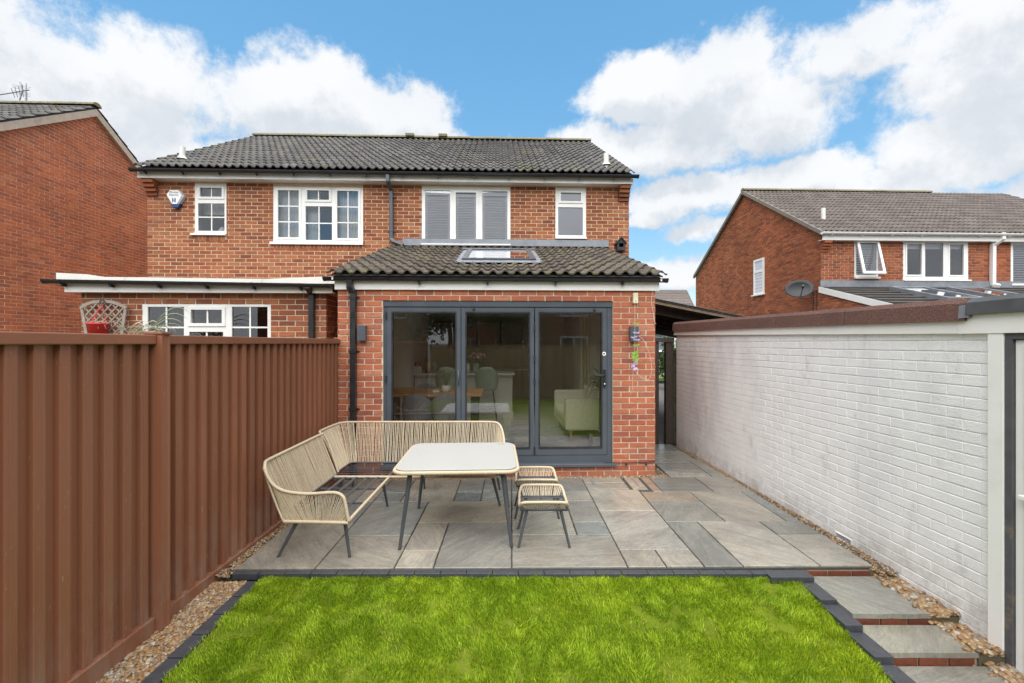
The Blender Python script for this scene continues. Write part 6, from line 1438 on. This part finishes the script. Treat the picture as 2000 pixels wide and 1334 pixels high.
SW = [(.26, FL + .001), (WH, FL + .001), (WH, 3.52), (.26, 2.60)]; iw = MB().prism(SW, lambda a, b: H_(RI0 - .02, a, b), lambda a, b: H_(RI0, a, b)).prism(SW, lambda a, b: H_(RI1, a, b), lambda a, b: H_(RI1 + .02, a, b)).box(RI0 - .02, RI0, WH + .001, RB, FL + .001, 2.45, 0, H_).box(RI1, RI1 + .02, WH + .001, RB, FL + .001, 2.45, 0, H_).box(RI0 - .02, RI1 + .02, RB + .001, RB + .05, FL + .001, 2.45, 0, H_)
setting(iw.build('interior_wall', 'int_wall'))
setting(MB().box(RI0 - .02, RI1 + .02, WH + .001, RB + .05, 2.451, 2.50, 0, H_).build('interior_ceiling', 'int_white'))
cl = MB().plate((.25, EXW - .25, .30, EL - .08), [(sa0 + .05, sa1 - .05, sb0 + .06, sb1 - .05)], lambda a, b, d: tuple(to_world(*TR(a, b, d))), -.16, -.13)
cl.plate((sa0 + .04, sa1 - .04, sb0 + .05, sb1 - .04), [(sa0 + .05, sa1 - .05, sb0 + .06, sb1 - .05)], lambda a, b, d: tuple(to_world(*TR(a, b, d))), -.13, -.021)
setting(cl.build('sloping_ceiling', 'int_white'))
fz_ = FL
def I(name, label, cat, u, w, z=None, group=None): return thing(name, label, cat, (u, w, fz_ if z is None else z), group=group)
rg = I('rug', 'grey patterned rug on the floor inside the doors', 'rug', .3, 1.5); MB().box(-.9, 1.5, .55, 2.7, fz_ + .001, fz_ + .012).build('rug_mat', 'rug', rg)
# kitchen island
ia, ib = -2.02, on_wall(1001, 760, 3.75)[0]
isl = I('kitchen_island', 'pale kitchen island with white worktop, inside at the back of the room', 'kitchen island', -1.1, 3.9)
MB().box(ia, ib, 3.80, 4.55, fz_, 1.07).build('body', 'island', isl, bevel=.004); MB().box(ia - .02, ib + .05, 3.72, 4.60, 1.072, 1.112).build('worktop', 'worktop', isl, bevel=.004)
MB().box(ia, ib + .02, 3.782, 3.799, fz_, fz_ + .13).build('plinth', 'island', isl); 
for k in range(4): a = ia + .06 + k * (ib - ia - .06) / 4; MB().plate((a, a + (ib - ia) / 4 - .08, fz_ + .18, 1.02), [(a + .07, a + (ib - ia) / 4 - .15, fz_ + .25, .95)], lambda a_, b_, d: (a_, 3.787 + d, b_), 0, .0125).build('panel_moulding', 'island', isl)
wb = I('wall_units', 'dark wall with brown kitchen units behind the island', 'kitchen units', -.5, 6.0)
MT['dark_unit'] = plain('dark_taupe_unit', (.36, .30, .25), .5, .1, 3)
MB().box(RI0 + .01, .55, 5.78, RB - .002, fz_, 1.05).build('base_unit', 'dark_unit', wb); MB().box(RI0 + .01, .57, 5.74, RB - .002, 1.051, 1.09).build('worktop', 'worktop', wb)
for k in range(4): MB().box(RI0 + .03 + k * .62, RI0 + .61 + k * .62, 6.02, RB - .002, 1.60, 2.30).build('wall_unit', 'dark_unit', wb, bevel=.004)
def tub(t, cu, cw, z0, z1, wd, mat, dr=1):       # curved shell back, dr=1: back towards the camera
    m = MB(); n = 14; vs = []
    for j in range(7):
        q = j / 6; z = z0 + (z1 - z0) * q
        for i in range(n + 1):
            a = math.pi * (i / n) ; hw = wd / 2 * (1 - .10 * (1 - q) - .28 * max(0, q - .6) ** 1.3); zz = z - (abs(math.cos(a)) ** 3) * .16 * q
            vs.append((cu + hw * math.cos(a), cw - dr * (.20 * math.sin(a) + .03 * q), zz))
    off = len(vs); vs2 = [(x, y + dr * .03, z) for x, y, z in vs]; fs = []
    for j in range(6):
        for i in range(n): b_ = j * (n + 1) + i; fs += [(b_, b_ + 1, b_ + n + 2, b_ + n + 1), (off + b_, off + b_ + n + 1, off + b_ + n + 2, off + b_ + 1)]
    for j in range(6):
        for i in (0, n): b_ = j * (n + 1) + i; fs.append((b_, b_ + n + 1, off + b_ + n + 1, off + b_))
    for i in range(n): b_ = 6 * (n + 1) + i; fs.append((b_, b_ + 1, off + b_ + 1, off + b_))
    m.add(vs + vs2, fs, 0, True); return m.build('backrest', mat, t)
def bar_stool(label, px):
    cw = 3.42; cu = on_wall(px, 740, cw - .2)[0]; t = I('bar_stool', label, 'bar stool', cu, cw, group='sage green bar stools at the island')
    tub(t, cu, cw, .84, 1.28, .50, 'green_fabric'); MB().lathe([(0, -.05), (.20, -.05), (.22, 0), (.20, .05), (0, .06)], (cu, cw + .02, .84), 16).build('seat', 'green_fabric', t)
    for sx in (-1, 1):
        for sy in (-1, 1): MB().tube([(cu + sx * .13, cw + sy * .12, .80), (cu + sx * .21, cw + sy * .19, fz_)], .011, 6).build('leg', 'black', t)
    MB().tube([(cu + sx * .18, cw + sy * .165, .42) for sx, sy in ((-1, -1), (1, -1), (1, 1), (-1, 1))], .009, 6, closed=True).build('foot_ring', 'black', t)
bar_stool('sage green bar stool behind the left door leaf', 872); bar_stool('sage green bar stool in the middle door leaf, right end of the island', 950)
dt = I('dining_table', 'oak dining table with dark legs, inside behind the grey chairs', 'dining table', -1.3, 1.95)
te = on_wall(942, 765, 1.47)[0]
MB().box(-2.02, te, 1.45, 2.40, .885, .925).build('table_top', 'oak', dt, bevel=.004)
for (x, y) in ((te - .14, 1.55), (te - .14, 2.30), (-1.9, 1.55), (-1.9, 2.30)): MB().box(x - .05, x + .05, y - .03, y + .03, fz_, .884).build('leg', 'black', dt)
def chair(label, px, w=1.2, dr=1):
    cu = on_wall(px, 790, w - .2)[0]; t = I('dining_chair', label, 'dining chair', cu, w, group='grey upholstered dining chairs at the oak table')
    tub(t, cu, w, .58, .99, .50, 'grey_fabric', dr); MB().lathe([(0, -.05), (.21, -.05), (.235, 0), (.21, .05), (0, .06)], (cu, w + dr * .03, .60), 16).build('seat', 'grey_fabric', t)
    for sx in (-1, 1):
        for sy in (-1, 1): MB().tube([(cu + sx * .12, w + sy * .12, .57), (cu + sx * .20, w + sy * .20, fz_)], [.016, .010], 6).build('leg', 'black', t)
chair('grey dining chair at the left of the two in front of the oak table', 811); chair('grey dining chair behind the joint of the left and middle door leaves', 871)
chair('grey dining chair on the far side of the oak table', 828, 2.65, -1)
pp = I('plant_pot', 'white ribbed pot with thin grey-green sprays on the oak table', 'plant pot', -1.1, 1.9, .925)
pu = on_wall(871, 755, 1.8)[0]; MB().lathe([(0, 0), (.055, 0), (.075, .04), (.075, .11), (.065, .115), (.06, .10), (0, .10)], (pu, 1.8, .925), 18).build('pot', 'worktop', pp)
sprig = MB()
for i in range(46):
    a = R.uniform(0, 6.28); l = R.uniform(.06, .15); h = R.uniform(.14, .27); q = Vector((pu, 1.8, 1.02)); e = q + Vector((math.cos(a) * l, math.sin(a) * l, h)); sprig.tube([q, (q + e) / 2 + Vector((0, 0, .02)), e], .0015, 4)
    for _ in range(4): c_ = e + Vector((R.uniform(-.02, .02), R.uniform(-.02, .02), R.uniform(-.03, .02))); sprig.cbox(c_, (.012, .012, .008))
sprig.build('sprays', 'leaf_green', pp)
mt_ = I('placemats', 'stack of round woven straw mats on the left of the oak table', 'placemats', -1.75, 1.9, .925); mu = on_wall(786, 760, 1.75)[0]
for k in range(5): MB().lathe([(0, 0), (.19, 0), (.195, .006), (.19, .012), (0, .012)], (mu + R.uniform(-.01, .01), 1.8, .926 + k * .013), 24).build('mat', 'oak', mt_)
bx = I('small_box', 'small white box beside the plant pot on the oak table', 'box', -1.3, 1.8, .925); bu = on_wall(852, 760, 1.75)[0]; MB().box(bu - .055, bu + .055, 1.72, 1.80, .926, .965).build('box', 'worktop', bx, bevel=.005)
vz = 1.113
vs_ = I('flower_vase', 'vase of pink and cream roses on the island', 'vase', -.55, 3.9, vz); vu = on_wall(930, 700, 3.95)[0]
MB().lathe([(0, 0), (.06, 0), (.085, .06), (.06, .16), (.07, .2), (.062, .2), (.05, .16), (0, .02)], (vu, 3.95, vz), 16).build('vase', 'green_fabric', vs_)
for i in range(15):
    a = R.uniform(0, 6.28); r_q = R.uniform(.02, .21); p = Vector((vu + math.cos(a) * r_q, 3.95 + math.sin(a) * r_q * .6, vz + .36 + R.uniform(-.06, .08) - r_q * .25))
    fm_ = plain('rose_%d' % i, R.choice([(.55, .22, .22), (.62, .36, .30), (.68, .55, .34), (.5, .3, .33)]), .7); MB().lathe([(0, -.03), (.03, -.02), (.042, .01), (.03, .03), (.015, .02), (0, .028)], p, 9).build('rose', fm_, vs_)
    MB().tube([p, (vu, 3.95, vz + .15)], .004, 4).build('stem', 'leaf_green', vs_)
crown('leaves', vs_, (vu, 3.95, vz + .27), .17, .12, .10, 160, .028, 'leaf_a', 8)
for px, h, r_q, mt, lb in ((914.5, .20, .045, 'worktop', 'white bottle on the island left of the roses'), (836, .24, .07, 'pale_wood', 'copper-coloured kettle on the island'), (846, .22, .06, 'lead', 'grey glass jar behind the kettle on the island')):
    u = on_wall(px, 715, 3.95)[0]; t = I('bottle' if h == .20 else 'jar', lb, 'bottle' if h == .20 else 'jar', u, 3.95, vz); MB().lathe([(0, 0), (r_q, 0), (r_q, h * .75), (r_q * .5, h * .92), (r_q * .45, h * 1.05), (0, h * 1.05)], (u, 3.95 + (.15 if mt == 'lead' else 0), vz), 16).build('body', mt, t)
for px, mt, lb in ((810, 'lead', 'small grey-green bowl on the tray at the left of the island'), (820, 'terracotta', 'small terracotta bowl on the tray at the left of the island')):
    u = on_wall(px, 715, 3.92)[0]; t = I('bowl', lb, 'bowl', u, 3.92, vz + .15); MB().lathe([(0, 0), (.04, 0), (.05, .08), (.045, .08), (0, .02)], (u, 3.92, vz + .151), 14).build('body', mt, t)
u = on_wall(813, 715, 3.92)[0]; t = I('tray_box', 'white box under two small bowls on the island', 'box', u, 3.92, vz); MB().box(u - .13, u + .13, 3.80, 4.05, vz, vz + .15).build('box', 'worktop', t, bevel=.01)
# cream armchair
sf = I('armchair', 'cream two-seat sofa with tapered wooden legs, just inside the right door leaf', 'sofa', 1.2, 1.7)
s0 = on_wall(1104, 800, 1.22)[0]; s1 = RI1 - .04
MB().box(s0, s1, 1.20, 1.36, .36, .87).build('arm', 'cream_fabric', sf, bevel=.04); MB().box(s0, s1, 2.55, 2.71, .36, .87).build('arm', 'cream_fabric', sf, bevel=.04)
MB().box(s1 - .18, s1 + .0, 1.361, 2.549, .36, .97).build('backrest', 'cream_fabric', sf, bevel=.04); MB().box(s0 + .01, s1 - .18, 1.361, 2.549, .34, .46).build('base', 'cream_fabric', sf, bevel=.03); MB().box(s0 - .01, s1 - .19, 1.37, 2.54, .462, .60).build('seat_cushion', 'cream_fabric', sf, bevel=.04)
for (x, y) in ((s0 + .10, 1.27), (s0 + .10, 2.62), (s1 - .1, 1.27), (s1 - .1, 2.62)): MB().tube([(x, y, .36), (x, y, fz_)], [.028, .016], 10).build('leg', 'pale_wood', sf)
# curtain, plant and white planter at the right
cv = I('curtain', 'long pale curtain hanging at the right inside the room', 'curtain', 1.2, 3.0, 2.4); drape(cv, on_wall(1133, 700, 3.0)[0], on_wall(1160, 700, 3.0)[0] + .12, fz_ + .05, 2.44, 3.05, folds=6, amp=.035, mat='cream_fabric', name='fabric')
sp2 = I('house_plant', 'spiky dragon plant in a white planter behind the door handle', 'house plant', RI1 - .2, .75)
pu = on_wall(1172, 860, .62)[0]; MB().box(pu - .13, pu + .10, .52, .76, fz_, fz_ + .24).build('planter', 'worktop', sp2, bevel=.006); MB().box(pu - .11, pu + .08, .54, .74, fz_ + .2401, fz_ + .246).build('soil', 'earth', sp2)
MB().tube([(pu, .64, fz_ + .2), (pu + .01, .64, 1.25)], [.02, .014], 8).build('trunk', 'bark', sp2)
for i in range(44):
    blade(Vector((pu + .01, .64, 1.15 + R.uniform(-.15, .12))), R.uniform(0, 6.28), R.uniform(.2, .34), R.uniform(.3, 1.1), R.uniform(.3, 1.5), .010, 'leaf_green', sp2)

# ------------------------------------------------------------------ what stands behind the camera and shows in the glass
MT['larch'] = plain('brown_featheredge', (.58, .39, .21), .85, .3, 8, .3, 60, stretch=(1, 1, .15), per=.35)
bf = thing('wooden_fence', 'brown vertical-board fence behind the lawn, reflected in the doors', 'fence', (1, -5.2, 0), 'W')
me = bpy.data.meshes.new('board'); b_ = MB().box(0, .118, 0, .012, 0, 1.98); me.from_pydata(b_.v, [], b_.f); me.materials.append(MT['larch'])
x = -2.4; rb = random.Random(3)
while x < 5.6:
    o = inst('board', me, bf, Matrix.Translation((x, -5.2 + rb.uniform(-.004, .004), -.34 + rb.uniform(-.005, .005)))); x += .106 if False else .122
MB().box(-2.4, 5.6, -5.24, -5.2165, .0, .09).box(-2.4, 5.6, -5.24, -5.2165, 1.2, 1.29).build('rail', 'larch', bf); MB().box(-2.42, 5.62, -5.23, -5.17, 1.66, 1.69).build('cap_rail', 'larch', bf)
for x in (-2.4, -.6, 1.2, 3.0, 4.8): MB().box(x, x + .09, -5.30, -5.242, -.4, 1.68).build('post', 'dark_timber', bf)
def back_house(label, x, y, w, d, ze, zr, rot, wm='far_brick'):
    t = far_house(label, -w / 2, w / 2, -d / 2, d / 2, ze, zr, wm); t.location = (x, y, 0); t.rotation_euler = (0, 0, rot)
    for c in t.children: c.location += Vector((0, -d / 2, 0))
    return t
back_house('brick house with grey roof beyond the back fence, at the right', 9, -17, 11, 7, 5.0, 7.6, rad(8)); back_house('brick house beyond the back fence, at the left', -9.5, -20, 10, 7, 5.0, 7.6, rad(-4)); back_house('low brick house far beyond the back fence, in the middle', 1.5, -32, 9, 7, 5.0, 7.6, 0)
def tree(label, x, y, h, r, seed, mat):
    t = thing('tree', label, 'tree', (x, y, -.3), 'W'); MB().tube([(x, y, -.4), (x + .1, y, h * .3), (x, y + .1, h * .6)], [.16, .12, .05], 9).build('trunk', 'bark', t)
    crown('crown', t, (x, y, h * .62), r, r, h * .42, 9000, .10, mat, seed)
tree('broad dark green tree beyond the back fence, left of the middle', -2.2, -12, 6.5, 2.6, 21, 'leaf_b'); tree('smaller light green tree beyond the back fence, at the far left', -6.5, -11, 4.2, 1.8, 22, 'leaf_a'); tree('dark bushy tree beyond the back fence, in the middle', 1.2, -13.5, 5.6, 2.0, 23, 'leaf_b')
